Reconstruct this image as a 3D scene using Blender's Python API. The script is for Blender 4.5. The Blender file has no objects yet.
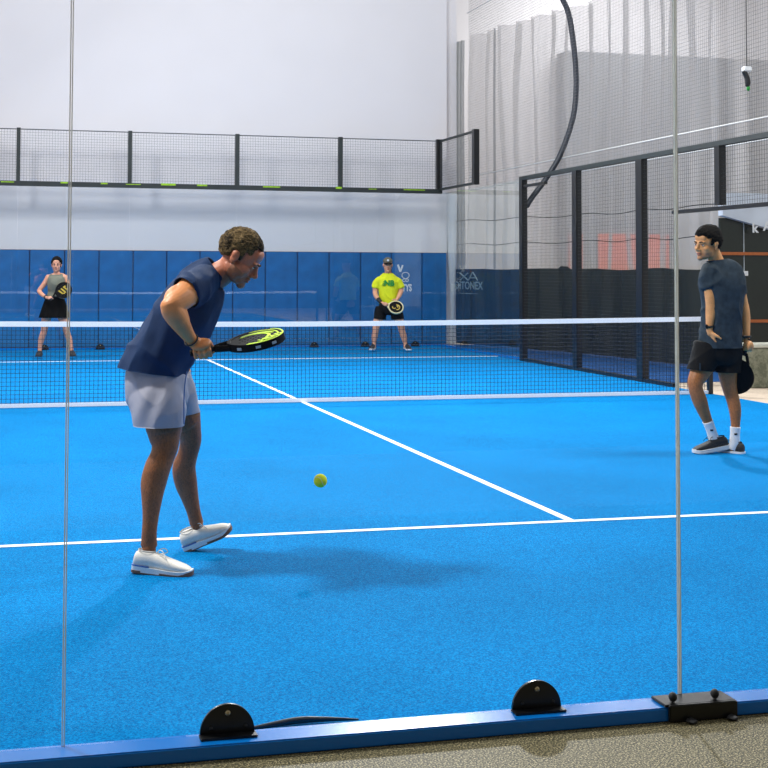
import bpy, bmesh, math, random
from mathutils import Vector, Matrix, noise, Euler
random.seed(7)
PI = math.pi
V = Vector
scene = bpy.context.scene
COL = scene.collection

# ------------------------------------------------------------------ materials
MATS = {}
def nodes(name):
    m = bpy.data.materials.new(name); m.use_nodes = True
    nt = m.node_tree
    b = nt.nodes['Principled BSDF']
    MATS[name] = m
    return m, nt, b
def lin(c):
    return tuple((v/255/12.92 if v/255 <= .04045 else ((v/255+.055)/1.055)**2.4) for v in c)
def mat(name, rgb, rough=.6, metal=0, var=0, scale=20, bump=0, bscale=None, spec=.5, stretch=(1,1,1), coords='Object'):
    """procedural material; rgb is an sRGB 0-255 albedo"""
    m, nt, b = nodes(name)
    c = lin(rgb)
    b.inputs['Base Color'].default_value = (*c, 1)
    b.inputs['Roughness'].default_value = rough
    b.inputs['Metallic'].default_value = metal
    b.inputs['Specular IOR Level'].default_value = spec
    tc = nt.nodes.new('ShaderNodeTexCoord'); mp = nt.nodes.new('ShaderNodeMapping')
    mp.inputs['Scale'].default_value = stretch
    nt.links.new(tc.outputs[coords], mp.inputs['Vector'])
    if var:
        n = nt.nodes.new('ShaderNodeTexNoise'); n.inputs['Scale'].default_value = scale; n.inputs['Detail'].default_value = 4
        nt.links.new(mp.outputs[0], n.inputs['Vector'])
        r = nt.nodes.new('ShaderNodeValToRGB')
        r.color_ramp.elements[0].position = .3; r.color_ramp.elements[1].position = .7
        r.color_ramp.elements[0].color = (*[v*(1-var) for v in c], 1)
        r.color_ramp.elements[1].color = (*[min(1, v*(1+var)) for v in c], 1)
        nt.links.new(n.outputs['Fac'], r.inputs[0]); nt.links.new(r.outputs[0], b.inputs['Base Color'])
    if bump:
        n2 = nt.nodes.new('ShaderNodeTexNoise'); n2.inputs['Scale'].default_value = bscale or scale; n2.inputs['Detail'].default_value = 3
        nt.links.new(mp.outputs[0], n2.inputs['Vector'])
        bp = nt.nodes.new('ShaderNodeBump'); bp.inputs['Strength'].default_value = bump; bp.inputs['Distance'].default_value = .01
        nt.links.new(n2.outputs['Fac'], bp.inputs['Height']); nt.links.new(bp.outputs[0], b.inputs['Normal'])
    return m
def speckle(name, cols, scale, rough=.8, bump=.3, spec=.3, big=None, lo=.4, hi=.6):
    """granular surface: fine noise picks between colours; optional broad mottling"""
    m, nt, b = nodes(name)
    b.inputs['Roughness'].default_value = rough; b.inputs['Specular IOR Level'].default_value = spec
    tc = nt.nodes.new('ShaderNodeTexCoord')
    n = nt.nodes.new('ShaderNodeTexNoise'); n.inputs['Scale'].default_value = scale; n.inputs['Detail'].default_value = 3; n.inputs['Roughness'].default_value = .7
    nt.links.new(tc.outputs['Object'], n.inputs['Vector'])
    r = nt.nodes.new('ShaderNodeValToRGB')
    k = len(cols)
    while len(r.color_ramp.elements) < k: r.color_ramp.elements.new(.5)
    for i, c in enumerate(cols):
        r.color_ramp.elements[i].position = lo+(hi-lo)*i/(k-1); r.color_ramp.elements[i].color = (*lin(c), 1)
    nt.links.new(n.outputs['Fac'], r.inputs[0])
    out = r.outputs[0]
    if big:
        n3 = nt.nodes.new('ShaderNodeTexNoise'); n3.inputs['Scale'].default_value = .9; n3.inputs['Detail'].default_value = 6
        nt.links.new(tc.outputs['Object'], n3.inputs['Vector'])
        r3 = nt.nodes.new('ShaderNodeValToRGB')
        r3.color_ramp.elements[0].position = .35; r3.color_ramp.elements[1].position = .7
        r3.color_ramp.elements[0].color = (big, big, big, 1); r3.color_ramp.elements[1].color = (1, 1, 1, 1)
        nt.links.new(n3.outputs['Fac'], r3.inputs[0])
        mx = nt.nodes.new('ShaderNodeMixRGB'); mx.blend_type = 'MULTIPLY'; mx.inputs[0].default_value = 1
        nt.links.new(out, mx.inputs[1]); nt.links.new(r3.outputs[0], mx.inputs[2]); out = mx.outputs[0]
    nt.links.new(out, b.inputs['Base Color'])
    bp = nt.nodes.new('ShaderNodeBump'); bp.inputs['Strength'].default_value = bump; bp.inputs['Distance'].default_value = .004
    nt.links.new(n.outputs['Fac'], bp.inputs['Height']); nt.links.new(bp.outputs[0], b.inputs['Normal'])
    return m
def glass_mat(name, tint, ior=1.5, gain=1.0, haze=0.0):
    """thin architectural glass: clear transmission plus a Fresnel reflection"""
    m = bpy.data.materials.new(name); m.use_nodes = True; nt = m.node_tree; nt.nodes.clear()
    o = nt.nodes.new('ShaderNodeOutputMaterial')
    t = nt.nodes.new('ShaderNodeBsdfTransparent'); t.inputs[0].default_value = (*tint, 1)
    g = nt.nodes.new('ShaderNodeBsdfGlossy'); g.inputs['Roughness'].default_value = 0.0; g.inputs[0].default_value = (gain, gain, gain, 1)
    lw = nt.nodes.new('ShaderNodeLayerWeight'); lw.inputs['Blend'].default_value = .5
    pw = nt.nodes.new('ShaderNodeMath'); pw.operation = 'POWER'; pw.inputs[1].default_value = 5
    f = nt.nodes.new('ShaderNodeMath'); f.operation = 'MULTIPLY_ADD'; f.inputs[1].default_value = .9; f.inputs[2].default_value = ((ior-1)/(ior+1))**2
    nt.links.new(lw.outputs['Facing'], pw.inputs[0]); nt.links.new(pw.outputs[0], f.inputs[0])
    mx = nt.nodes.new('ShaderNodeMixShader')
    nt.links.new(f.outputs[0], mx.inputs[0]); nt.links.new(t.outputs[0], mx.inputs[1]); nt.links.new(g.outputs[0], mx.inputs[2])
    last = mx.outputs[0]
    if haze:
        d = nt.nodes.new('ShaderNodeBsdfDiffuse'); d.inputs[0].default_value = (.8, .85, .9, 1)
        m2 = nt.nodes.new('ShaderNodeMixShader'); m2.inputs[0].default_value = haze
        nt.links.new(last, m2.inputs[1]); nt.links.new(d.outputs[0], m2.inputs[2]); last = m2.outputs[0]
    nt.links.new(last, o.inputs[0]); MATS[name] = m
    return m
def sheer_mat(name, rgb, alpha, trans=.35, foldscale=0):
    m = bpy.data.materials.new(name); m.use_nodes = True; nt = m.node_tree; nt.nodes.clear()
    o = nt.nodes.new('ShaderNodeOutputMaterial')
    t = nt.nodes.new('ShaderNodeBsdfTransparent')
    d = nt.nodes.new('ShaderNodeBsdfDiffuse'); d.inputs[0].default_value = (*lin(rgb), 1)
    l = nt.nodes.new('ShaderNodeBsdfTranslucent'); l.inputs[0].default_value = (*lin(rgb), 1)
    a = nt.nodes.new('ShaderNodeMixShader'); a.inputs[0].default_value = trans
    b = nt.nodes.new('ShaderNodeMixShader'); b.inputs[0].default_value = alpha
    nt.links.new(d.outputs[0], a.inputs[1]); nt.links.new(l.outputs[0], a.inputs[2])
    nt.links.new(t.outputs[0], b.inputs[1]); nt.links.new(a.outputs[0], b.inputs[2]); nt.links.new(b.outputs[0], o.inputs[0])
    MATS[name] = m
    return m

TURF = speckle('blue_turf', [(0,92,154),(0,116,182),(0,138,204)], 130, .85, .25, .03, big=.84)
TURF_SHADED = speckle('blue_turf_outside_shaded', [(8,58,112),(14,72,132),(26,88,150)], 120, .85, .2, .2)  # turf continues outside the fence; its shade is painted in as darker blue
LINE = mat('line_white', (238,240,244), .7, var=.04, scale=60, bump=.2, bscale=200)
GRAN = speckle('rubber_granule', [(14,14,4),(70,66,36),(108,100,64),(196,182,140)], 170, .6, .3, .3, big=.75, lo=.42, hi=.6)
CONC = speckle('beige_concrete', [(176,160,142),(196,180,162)], 30, .7, .1)
WALL = mat('white_wall', (222,218,220), .85, var=.015, scale=1.5, bump=.05, bscale=30)
WALL2 = mat('grey_partition', (128,130,134), .8, var=.04, scale=2)
WALLF = mat('dark_grey_wall', (58,58,62), .8, var=.05, scale=2)
PAD = mat('blue_vinyl', (14,98,160), .38, var=.14, scale=5, bump=.25, bscale=6)
PADE = mat('blue_vinyl_seam', (14,44,92), .5, var=.05)
BLACK = mat('black_powder_coat', (14,15,17), .35, var=.2, scale=40, bump=.05, bscale=200)
BLACKM = mat('black_matt', (22,24,26), .6, var=.1, scale=40)
STEELG = mat('green_black_steel', (30,38,38), .5, var=.2, scale=8)
WIRE = mat('fence_wire', (82,86,88), .5, var=.1)
WIREB = mat('side_fence_wire', (20,24,25), .5, var=.1)
NETM = mat('net_cord', (16,24,44), .8, var=.1)
HNET = mat('hall_net_cord', (112,110,112), .8, var=.1)
BEAM = mat('blue_beam_paint', (4,112,196), .22, var=.03, scale=3, bump=.02, bscale=60)
GLASSN = glass_mat('near_glass', (.985,.995,.998), 1.22, 1.0)
GLASSF = glass_mat('far_glass', (.97,.985,.99), 1.55, 1.0)
GLASSS = glass_mat('side_glass', (.95,.975,.97), 1.4, 1.0)
EDGE = mat('polished_glass_edge', (244,246,240), .6, var=.05)
CURT = sheer_mat('sheer_curtain', (206,202,200), .55, .35)
CURTW = mat('white_drape', (226,228,232), .8, var=.03, scale=3)
CURTD = sheer_mat('grey_sheer', (140,142,142), .75, .3)
SKIRT = mat('black_tarpaulin', (19,25,21), .55, var=.25, scale=3, bump=.3, bscale=4)
ORANGE = mat('orange_panel', (236,92,40), .7, var=.06, scale=3)
DGLASS = mat('dark_shopfront_glass', (20,28,22), .25, var=.3, scale=1.5)
RAIL = mat('copper_rail', (176,98,52), .4, metal=.3, var=.1)
BLOCK = speckle('cast_concrete', [(112,116,98),(136,138,118),(150,150,130)], 14, .8, .2, .3, big=.85)
BLOCKT = mat('concrete_top', (200,200,186), .6, var=.05)
WHITE = mat('white_metal', (218,220,222), .4, var=.02)
PALE_BAND = mat('pale_band', (196,204,216), .6, var=.12, scale=3)
BOLT = mat('zinc_bolt', (196,176,132), .3, metal=.8, var=.1)
LIME = mat('lime_flecks', (150,196,30), .6, var=.2, scale=15)
BALL = mat('tennis_felt', (236,240,44), .95, var=.06, scale=60, bump=.3, bscale=300)
SEAMW = mat('ball_seam', (236,240,226), .8, var=.03)
LETTER = mat('print_white', (208,216,224), .6, var=.05)
LETTERG = mat('print_grey', (124,140,142), .6, var=.1)
MAST = mat('mast_paint', (20,30,44), .4, var=.1)
ROPE = mat('white_rope', (196,196,194), .8, var=.05)
def skin_mat(name, rgb, hair=0):
    m = mat(name, rgb, .48, var=.13, scale=16, bump=.12, bscale=90)
    b = m.node_tree.nodes['Principled BSDF']
    b.inputs['Subsurface Weight'].default_value = .08
    b.inputs['Subsurface Radius'].default_value = (.02, .008, .004)
    if hair:
        nt = m.node_tree
        src = b.inputs['Base Color'].links[0].from_socket
        tc = nt.nodes.new('ShaderNodeTexCoord'); mp = nt.nodes.new('ShaderNodeMapping'); mp.inputs['Scale'].default_value = (1, 1, .5)
        nt.links.new(tc.outputs['Object'], mp.inputs[0])
        n = nt.nodes.new('ShaderNodeTexNoise'); n.inputs['Scale'].default_value = 130; n.inputs['Detail'].default_value = 5; n.inputs['Roughness'].default_value = .8
        nt.links.new(mp.outputs[0], n.inputs[0])
        r = nt.nodes.new('ShaderNodeValToRGB'); r.color_ramp.elements[0].position = .42; r.color_ramp.elements[1].position = .62
        r.color_ramp.elements[0].color = (0,0,0,1); r.color_ramp.elements[1].color = (hair,)*3+(1,)
        nt.links.new(n.outputs['Fac'], r.inputs[0])
        mx = nt.nodes.new('ShaderNodeMixRGB'); mx.inputs[2].default_value = (*lin((48,26,16)), 1)  # unseen lamp aimed at the back wall to brighten it
        nt.links.new(r.outputs[0], mx.inputs[0]); nt.links.new(src, mx.inputs[1]); nt.links.new(mx.outputs[0], b.inputs['Base Color'])  # added lamp behind the back wall plane, backlights the curtain and rear wall
    return m
SKIN1 = skin_mat('skin_tanned', (214,138,82))
STUB = skin_mat('skin_stubble', (150,98,72))
STUB2 = skin_mat('skin_light_stubble', (176,122,80))
SKIN1F = skin_mat('skin_weathered_face', (184,112,84))
SKIN1L = skin_mat('skin_tanned_hairy', (150,88,46), .5)
SKIN2 = skin_mat('skin_golden', (206,146,92))
SKIN2L = skin_mat('skin_golden_leg', (182,112,58), .45)
SKIN3 = skin_mat('skin_warm', (200,142,116))
SKIN4 = skin_mat('skin_pink', (206,150,120))
LIP = mat('lip', (150,78,66), .5, var=.05)
EYEW = mat('eye_white', (214,208,200), .2, var=.02)
EYEI = mat('eye_iris', (40,26,18), .2, var=.05)
def cloth(name, rgb, rough=.85, var=.1): return mat(name, rgb, rough, var=var, scale=10, bump=.35, bscale=260, spec=.25)
NAVY = cloth('navy_jersey', (20,46,84), var=.12)
GREY = cloth('grey_short_cloth', (158,160,176), var=.05)
SLATE = mat('slate_heather', (44,56,66), .85, var=.28, scale=22, bump=.3, bscale=200, spec=.2)
BLK = cloth('black_cloth', (13,13,15), var=.2)
OLIVE = cloth('olive_grey_knit', (112,114,102), var=.08)
YELL = cloth('lime_yellow_jersey', (206,214,36), var=.06)
GREENP = mat('green_print', (22,132,44), .6, var=.2, scale=60)
SHOEW = mat('white_mesh_shoe', (226,222,214), .7, var=.04, scale=60, bump=.3, bscale=250)
SOLEW = mat('white_midsole', (232,232,232), .5, var=.03)
GUM = mat('gum_outsole', (120,84,66), .6, var=.1)
SHOEB = mat('black_knit_shoe', (24,27,32), .7, var=.2, scale=60, bump=.3, bscale=200)
BLUEST = mat('blue_stripe', (66,104,168), .5, var=.05)
SOCK = cloth('white_sock', (226,226,228), var=.03)
def hair_mat(name, a, b_):
    m, nt, b = nodes(name)
    tc = nt.nodes.new('ShaderNodeTexCoord'); mp = nt.nodes.new('ShaderNodeMapping'); mp.inputs['Scale'].default_value = (1, .5, 1.4)
    nt.links.new(tc.outputs['Object'], mp.inputs[0])
    n = nt.nodes.new('ShaderNodeTexNoise'); n.inputs['Scale'].default_value = 110; n.inputs['Detail'].default_value = 5; nt.links.new(mp.outputs[0], n.inputs[0])
    n2 = nt.nodes.new('ShaderNodeTexNoise'); n2.inputs['Scale'].default_value = 14; nt.links.new(tc.outputs['Object'], n2.inputs[0])
    ad = nt.nodes.new('ShaderNodeMath'); ad.operation = 'MULTIPLY_ADD'; ad.inputs[1].default_value = .55; ad.inputs[2].default_value = .22
    nt.links.new(n.outputs['Fac'], ad.inputs[0])
    ad2 = nt.nodes.new('ShaderNodeMath'); ad2.operation = 'MULTIPLY_ADD'; ad2.inputs[1].default_value = .45
    nt.links.new(n2.outputs['Fac'], ad2.inputs[0]); nt.links.new(ad.outputs[0], ad2.inputs[2])
    r = nt.nodes.new('ShaderNodeValToRGB'); r.color_ramp.elements[0].position = .62; r.color_ramp.elements[1].position = .95
    r.color_ramp.elements[0].color = (*lin(a), 1); r.color_ramp.elements[1].color = (*lin(b_), 1)
    nt.links.new(ad2.outputs[0], r.inputs[0]); nt.links.new(r.outputs[0], b.inputs['Base Color'])
    bp = nt.nodes.new('ShaderNodeBump'); bp.inputs['Strength'].default_value = .8; bp.inputs['Distance'].default_value = .006
    nt.links.new(n.outputs['Fac'], bp.inputs['Height']); nt.links.new(bp.outputs[0], b.inputs['Normal'])
    b.inputs['Roughness'].default_value = .85; b.inputs['Specular IOR Level'].default_value = .15
    return m
HAIR1 = hair_mat('hair_greying_brown', (34,27,18), (140,116,78))
HAIR2 = hair_mat('hair_black', (8,7,6), (26,21,18))
RBLK = mat('racket_carbon', (13,14,16), .7, spec=.12, var=.15, scale=30)
RLIME = mat('racket_lime', (190,226,34), .45, var=.06, scale=20)
RCREAM = mat('racket_cream', (206,196,150), .45, var=.06)
RGOLD = mat('racket_gold', (176,150,48), .45, var=.1)
RGREY = mat('racket_silver', (170,178,184), .35, var=.05)
GRIP = mat('racket_grip', (20,22,26), .8, var=.2, scale=80, bump=.4, bscale=120)

# ------------------------------------------------------------------ mesh helpers
def obj(name, bm, m, parent=None, smooth=False, keep=False):
    if isinstance(bm, bmesh.types.BMesh):
        bmesh.ops.recalc_face_normals(bm, faces=bm.faces)
        me = bpy.data.meshes.new(name); bm.to_mesh(me); bm.free()
    else: me = bm; me.name = name
    for x in (m if isinstance(m, (list, tuple)) else [m]): me.materials.append(x)
    if smooth:
        for p in me.polygons: p.use_smooth = True
    o = bpy.data.objects.new(name, me); COL.objects.link(o)
    if parent: o.parent = parent
    return o
def tag(o, label, cat, group=None, kind=None):
    o['label'] = label; o['category'] = cat
    if group: o['group'] = group
    if kind: o['kind'] = kind
    return o
def thing(name, label, cat, loc=(0,0,0), rz=0, group=None):
    o = bpy.data.objects.new(name, None); COL.objects.link(o); o.location = loc; o.rotation_euler = (0,0,rz); o.empty_display_size = .1
    return tag(o, label, cat, group)
def struct(name, bm, m, parent=None):
    o = obj(name, bm, m, parent)
    if not parent: o['kind'] = 'structure'
    return o
def box(bm, x0, x1, y0, y1, z0, z1, bev=0):
    vs = [bm.verts.new((x, y, z)) for z in (z0, z1) for y in (y0, y1) for x in (x0, x1)]
    fs = [bm.faces.new([vs[i] for i in q]) for q in ((0,1,3,2),(4,6,7,5),(0,4,5,1),(2,3,7,6),(0,2,6,4),(1,5,7,3))]
    if bev:
        es = {e for f in fs for e in f.edges}
        bmesh.ops.bevel(bm, geom=list(es), offset=bev, segments=2, affect='EDGES')
    return bm
def B(*a, **k): return box(bmesh.new(), *a, **k)
def bar(bm, p, q, r, n=4):
    """thin straight bar of n sides"""
    p, q = V(p), V(q); t = (q-p).normalized(); a = t.orthogonal().normalized(); b = t.cross(a)
    R0 = [bm.verts.new(p+(a*math.cos(2*PI*i/n)+b*math.sin(2*PI*i/n))*r) for i in range(n)]
    R1 = [bm.verts.new(q+(a*math.cos(2*PI*i/n)+b*math.sin(2*PI*i/n))*r) for i in range(n)]
    for i in range(n): bm.faces.new([R0[i], R0[(i+1)%n], R1[(i+1)%n], R1[i]])
    bm.faces.new(R0[::-1]); bm.faces.new(R1)
def catmull(P, n):
    """P: list of tuples of floats; returns denser list"""
    out = []
    for i in range(len(P)-1):
        p0 = P[max(i-1,0)]; p1 = P[i]; p2 = P[i+1]; p3 = P[min(i+2,len(P)-1)]
        for k in range(n):
            t = k/n
            out.append(tuple(.5*((2*b)+(c-a)*t+(2*a-5*b+4*c-d)*t*t+(3*b-a-3*c+d)*t**3) for a,b,c,d in zip(p0,p1,p2,p3)))
    out.append(tuple(P[-1])); return out
def tube(bm, pts, side=(0,1,0), seg=20, sub=5, cap=True, capk=.6):
    """lofted tube through pts = [(pos, ra, rb)], ra along `side`, rb across it; rounded closed ends"""
    raw = [(*V(p), ra, rb) for p, ra, rb in pts]
    D = catmull(raw, sub) if sub > 1 else raw
    pos = [V(d[:3]) for d in D]; side = V(side); N = len(pos); rings = []
    def ring(c, t, ra, rb):
        a = side-t*side.dot(t)
        a = a.normalized() if a.length > 1e-4 else t.orthogonal().normalized()
        b = t.cross(a)
        return [bm.verts.new(c+a*math.cos(2*PI*i/seg)*ra+b*math.sin(2*PI*i/seg)*rb) for i in range(seg)]
    T = [((pos[min(i+1,N-1)]-pos[max(i-1,0)]).normalized()) for i in range(N)]
    R = [(max(d[3],.0005), max(d[4],.0005)) for d in D]
    if cap:
        for k in (3,2,1):
            s = math.sin(k/4*PI/2); c = math.cos(k/4*PI/2); rings.append(ring(pos[0]-T[0]*min(R[0])*capk*s, T[0], R[0][0]*c, R[0][1]*c))
    for i in range(N): rings.append(ring(pos[i], T[i], *R[i]))
    if cap:
        for k in (1,2,3):
            s = math.sin(k/4*PI/2); c = math.cos(k/4*PI/2); rings.append(ring(pos[-1]+T[-1]*min(R[-1])*capk*s, T[-1], R[-1][0]*c, R[-1][1]*c))
    for r0, r1 in zip(rings, rings[1:]):
        for i in range(seg): bm.faces.new([r0[i], r0[(i+1)%seg], r1[(i+1)%seg], r1[i]])
    bm.faces.new(rings[0][::-1]); bm.faces.new(rings[-1])
    return bm
def rt(bm, pts, seg=16, sub=5, capk=.8):
    """round tube: pts = [(pos, r)]"""
    return tube(bm, [(p, r, r) for p, r in pts], (.13,.97,.2), seg, sub, True, capk)
def ell(bm, c, r, M=None, sub=3):
    q = bmesh.ops.create_icosphere(bm, subdivisions=sub, radius=1)
    X = Matrix.Translation(V(c)) @ (M.to_4x4() if M else Matrix.Identity(4)) @ Matrix.Diagonal((*r, 1))
    bmesh.ops.transform(bm, matrix=X, verts=q['verts'])
def frame(fwd, up):
    """matrix with columns right, forward, up"""
    f = V(fwd).normalized(); u = V(up); u = (u-f*u.dot(f)).normalized(); r = f.cross(u)
    return Matrix((r, f, u)).transposed()
def bake(bm, voxel, smooth=3, factor=.5):
    """weld the overlapping shapes of bm into one continuous skin"""
    bmesh.ops.recalc_face_normals(bm, faces=bm.faces)
    me = bpy.data.meshes.new('tmp'); bm.to_mesh(me); bm.free()
    o = bpy.data.objects.new('tmp', me); COL.objects.link(o)
    md = o.modifiers.new('r', 'REMESH'); md.mode = 'VOXEL'; md.voxel_size = voxel
    if smooth: s = o.modifiers.new('s', 'SMOOTH'); s.iterations = smooth; s.factor = factor
    dg = bpy.context.evaluated_depsgraph_get(); dg.update()
    res = bpy.data.meshes.new_from_object(o.evaluated_get(dg))
    bpy.data.objects.remove(o); bpy.data.meshes.remove(me)
    return res
def wrinkle(me, amp, sc, stretch=(1,1,1), seed=0.0, warp=None):
    N = [v.normal.copy() for v in me.vertices]; out = []
    for v, nn in zip(me.vertices, N):
        p = V((v.co.x*stretch[0]*sc+seed, v.co.y*stretch[1]*sc, v.co.z*stretch[2]*sc))
        n = noise.noise(p)+.5*noise.noise(p*2.1)
        rd = V((v.co.x*5*stretch[0]+v.co.z*3.1+seed*3, v.co.y*4, v.co.z*4.2-v.co.x*2.2)); k = 1-abs(noise.noise(rd))*2.2
        n += 1.5*max(0, k)**3
        if warp: n = n+warp(v.co)/amp
        out += (v.co+nn*n*amp)[:]
    me.vertices.foreach_set('co', out); me.update()
def opened(me, cuts, thick=.004):
    """cut the closed ends off a garment: cuts = [(point, outward normal, radius)] and give the cloth a thickness"""
    bm = bmesh.new(); bm.from_mesh(me)
    for p, n, rad in cuts:
        p = V(p); n = V(n).normalized()
        fs = [f for f in bm.faces if (f.calc_center_median()-p).length < rad]
        es = {e for f in fs for e in f.edges}; vs = {v for f in fs for v in f.verts}
        bmesh.ops.bisect_plane(bm, geom=list(fs)+list(es)+list(vs), plane_co=p, plane_no=n, clear_outer=False)
        bm.faces.ensure_lookup_table()
        dead = [f for f in bm.faces if (f.calc_center_median()-p).length < rad*1.02 and (f.calc_center_median()-p).dot(n) > 1e-5]
        bmesh.ops.delete(bm, geom=dead, context='FACES')
    bmesh.ops.remove_doubles(bm, verts=bm.verts, dist=.0006)
    bmesh.ops.delete(bm, geom=[v for v in bm.verts if not v.link_faces], context='VERTS')
    bm.normal_update()
    old = list(bm.faces); rim = [e for e in bm.edges if len(e.link_faces) == 1]; inner = {}
    for v in list(bm.verts): inner[v] = v.co-v.normal*thick
    inner = {v: bm.verts.new(c) for v, c in inner.items()}
    for f in old:
        try: bm.faces.new([inner[v] for v in reversed(f.verts)])
        except ValueError: pass
    for e in rim:
        a, b = e.verts
        try: bm.faces.new([a, b, inner[b], inner[a]])
        except ValueError: pass
    me2 = bpy.data.meshes.new('g'); bm.to_mesh(me2); bm.free()
    return me2
def text(name, s, size, m, M, parent=None, extrude=.001, bold=0):
    cu = bpy.data.curves.new('t', 'FONT'); cu.body = s; cu.size = size; cu.extrude = extrude; cu.align_x = 'CENTER'; cu.align_y = 'CENTER'; cu.offset = bold; cu.resolution_u = 3
    o = bpy.data.objects.new('t', cu); COL.objects.link(o)
    dg = bpy.context.evaluated_depsgraph_get(); dg.update()
    me = bpy.data.meshes.new_from_object(o.evaluated_get(dg)); bpy.data.objects.remove(o)
    me.transform(M); return obj(name, me, m, parent)
def grid_wires(bm, P0, du, dv, nu, nv, r, n=4):
    """wires over the parallelogram P0, P0+du, P0+dv"""
    P0, du, dv = V(P0), V(du), V(dv)
    for i in range(nu+1): p = P0+du*i/nu; bar(bm, p, p+dv, r, n)
    for j in range(nv+1): p = P0+dv*j/nv; bar(bm, p, p+du, r, n)
    return bm

# ------------------------------------------------------------------ the hall and the court
struct('floor', B(-10, 12, -16, 16, -.12, -.004), CONC)
struct('trim_1', B(-7.5, 4.2, -13.5, -10.0, -.1, .0), GRAN)
struct('trim_2', B(-5, 5, -10, 10, -.1, .003), TURF)
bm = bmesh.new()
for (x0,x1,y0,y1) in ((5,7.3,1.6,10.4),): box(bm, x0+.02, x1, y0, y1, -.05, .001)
struct('trim_3', bm, TURF_SHADED)
bm = bmesh.new()
for y in (-6.95, 6.95): box(bm, -5, 5, y-.025, y+.025, .0032, .0062)
tag(obj('service_line', B(-5, 5, -6.975, -6.925, .0032, .0062), LINE), 'white service line on the turf behind the ball, nearer of the two cross lines', 'court line')
tag(obj('service_line', B(-5, 5, 6.925, 6.975, .0032, .0062), LINE), 'thin white service line on the far side of the net', 'court line')
bm.free()
tag(obj('centre_line', B(-.025, .025, -6.92, 6.92, .0032, .0062), LINE), 'white centre line running diagonally from the near cross line under the net', 'court line')

WY = 10.56
struct('wall_back', B(-10, 5.34, WY, WY+.3, 0, 9), WALL)
struct('wall_corner', B(5.34, 5.62, WY+.2, WY+.5, 0, 9), WALL)
struct('wall_rear', B(5.62, 20, 15, 15.2, 0, 11), WALL)
bm = B(9.66, 24, 14.4, 14.9, 0, 6.7)
wr = struct('wall_right', bm, WALL2)
struct('wall_front', B(-10.3, 12, -16.3, -16, 0, 9), WALLF)  # unseen hall wall behind the camera, put in to cut near glass reflections
struct('wall_left', B(-10.3, -10, -6, 11, 0, 9), WALL)
for x0, x1 in ((9.7, 10.05), (10.45, 12.3)): obj('orange_panel', B(x0, x1, 14.36, 14.4, .0, 2.36, bev=.01), ORANGE, wr)

# padded wall behind the far glass
xs = [-4.66+.631*i for i in range(16)]
def pad(i, x0, x1):
    t = thing('wall_pad', '', 'wall pad', ((x0+x1)/2, WY-.03, 0), 0, None)
    w = (x1-x0)/2
    bm = B(-w+.008, w-.008, -.04, .0, .03, 1.81, bev=.012)
    obj('cushion', bm, PAD, t)
    bm = B(-w, w, 0, .026, .02, 1.82)
    obj('backing_board', bm, PADE, t)
    if i == 15:
        t['label'] = 'blue wall pad at the right end of the padded row by the corner'
    elif i == 14:
        t['label'] = 'blue wall pad with white lettering beside the player in yellow'
    else:
        t['label'] = 'plain blue vinyl pad in the row along the white wall'; t['group'] = 'plain blue wall pads'
    return t
pads = [pad(i, x, min(x+.631, 5.32)) for i, x in enumerate(xs)]
def facing(x, y, z): return Matrix.Translation((x, y, z)) @ Matrix.Rotation(PI/2, 4, 'X')
t = pads[14]
cx = t.location.x
text('lettering', 'TYS', .19, LETTER, facing(4.49-cx, -.043, 1.12) @ Matrix.Diagonal((.62,1,1,1)), t, .0015, .007)
text('lettering', 'CO', .09, LETTER, facing(4.46-cx, -.043, 1.27), t, .0015, .002)
bm = bmesh.new()
for k in range(20):
    a = 2*PI*k/20; b = 2*PI*(k+1)/20
    bar(bm, (4.46-cx+.075*math.cos(a), -.043, 1.37+.06*math.sin(a)), (4.46-cx+.075*math.cos(b), -.043, 1.37+.06*math.sin(b)), .009)
bar(bm, (4.30-cx, -.043, 1.58), (4.35-cx, -.043, 1.44), .025)
bar(bm, (4.40-cx, -.043, 1.57), (4.35-cx, -.043, 1.44), .022)
obj('emblem', bm, LETTER, t)

# ---- glass panels
def glass_panel(x0, x1, y, z1, label, m, group=None, edges=True, axis='x', th=.012, z0=.05):
    if axis == 'x':
        t = thing('glass_wall', label, 'glass panel', ((x0+x1)/2, y, 0), 0, group)
        w = (x1-x0)/2-.0015
        obj('pane', B(-w+.003, w-.003, -th/2, th/2, z0, z1), m, t)
        if edges:
            for s in (-1, 1): obj('polished_edge', B(min(s*w, s*(w-.003)), max(s*w, s*(w-.003)), -th/2, th/2, z0, z1), EDGE, t)
            obj('polished_edge', B(-w, w, -th/2, th/2, z1, z1+.003), EDGE, t)
    else:
        t = thing('glass_wall', label, 'glass panel', (y, (x0+x1)/2, 0), 0, group)
        w = (x1-x0)/2-.0015
        obj('pane', B(-th/2, th/2, -w+.003, w-.003, z0, z1), m, t)
        if edges:
            for s in (-1, 1): obj('polished_edge', B(-th/2, th/2, min(s*w, s*(w-.003)), max(s*w, s*(w-.003)), z0, z1), EDGE, t)
    return t
NG = ['near glass panel at the left edge, left of the thin vertical joint', 'wide near glass panel between the two vertical joints, nearest the stooping man', 'near glass panel right of the black clamp, in front of the player in black shorts']
for i, x in enumerate((-5.01, -3.01, -1.02)):
    glass_panel(x, x+(2 if i != 1 else 1.99), -10.012, 3.0, NG[i], GLASSN, z0=.0455)
for i in range(5):
    glass_panel(-5+2*i, -3+2*i, 10.0, 2.96, edges=False, m=GLASSF, label=['far glass panel at the left edge behind the net', 'far glass panel behind the woman in the grey top', 'far glass panel between the woman and the stooping man', 'far glass panel right of the stooping man showing faint reflections', 'far glass panel behind the player in the yellow shirt'][i])
glass_panel(8, 9.99, 5.0, 2.96, 'side glass panel at the far corner, in front of the printed tarpaulin', GLASSS, axis='y', edges=False)
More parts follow.
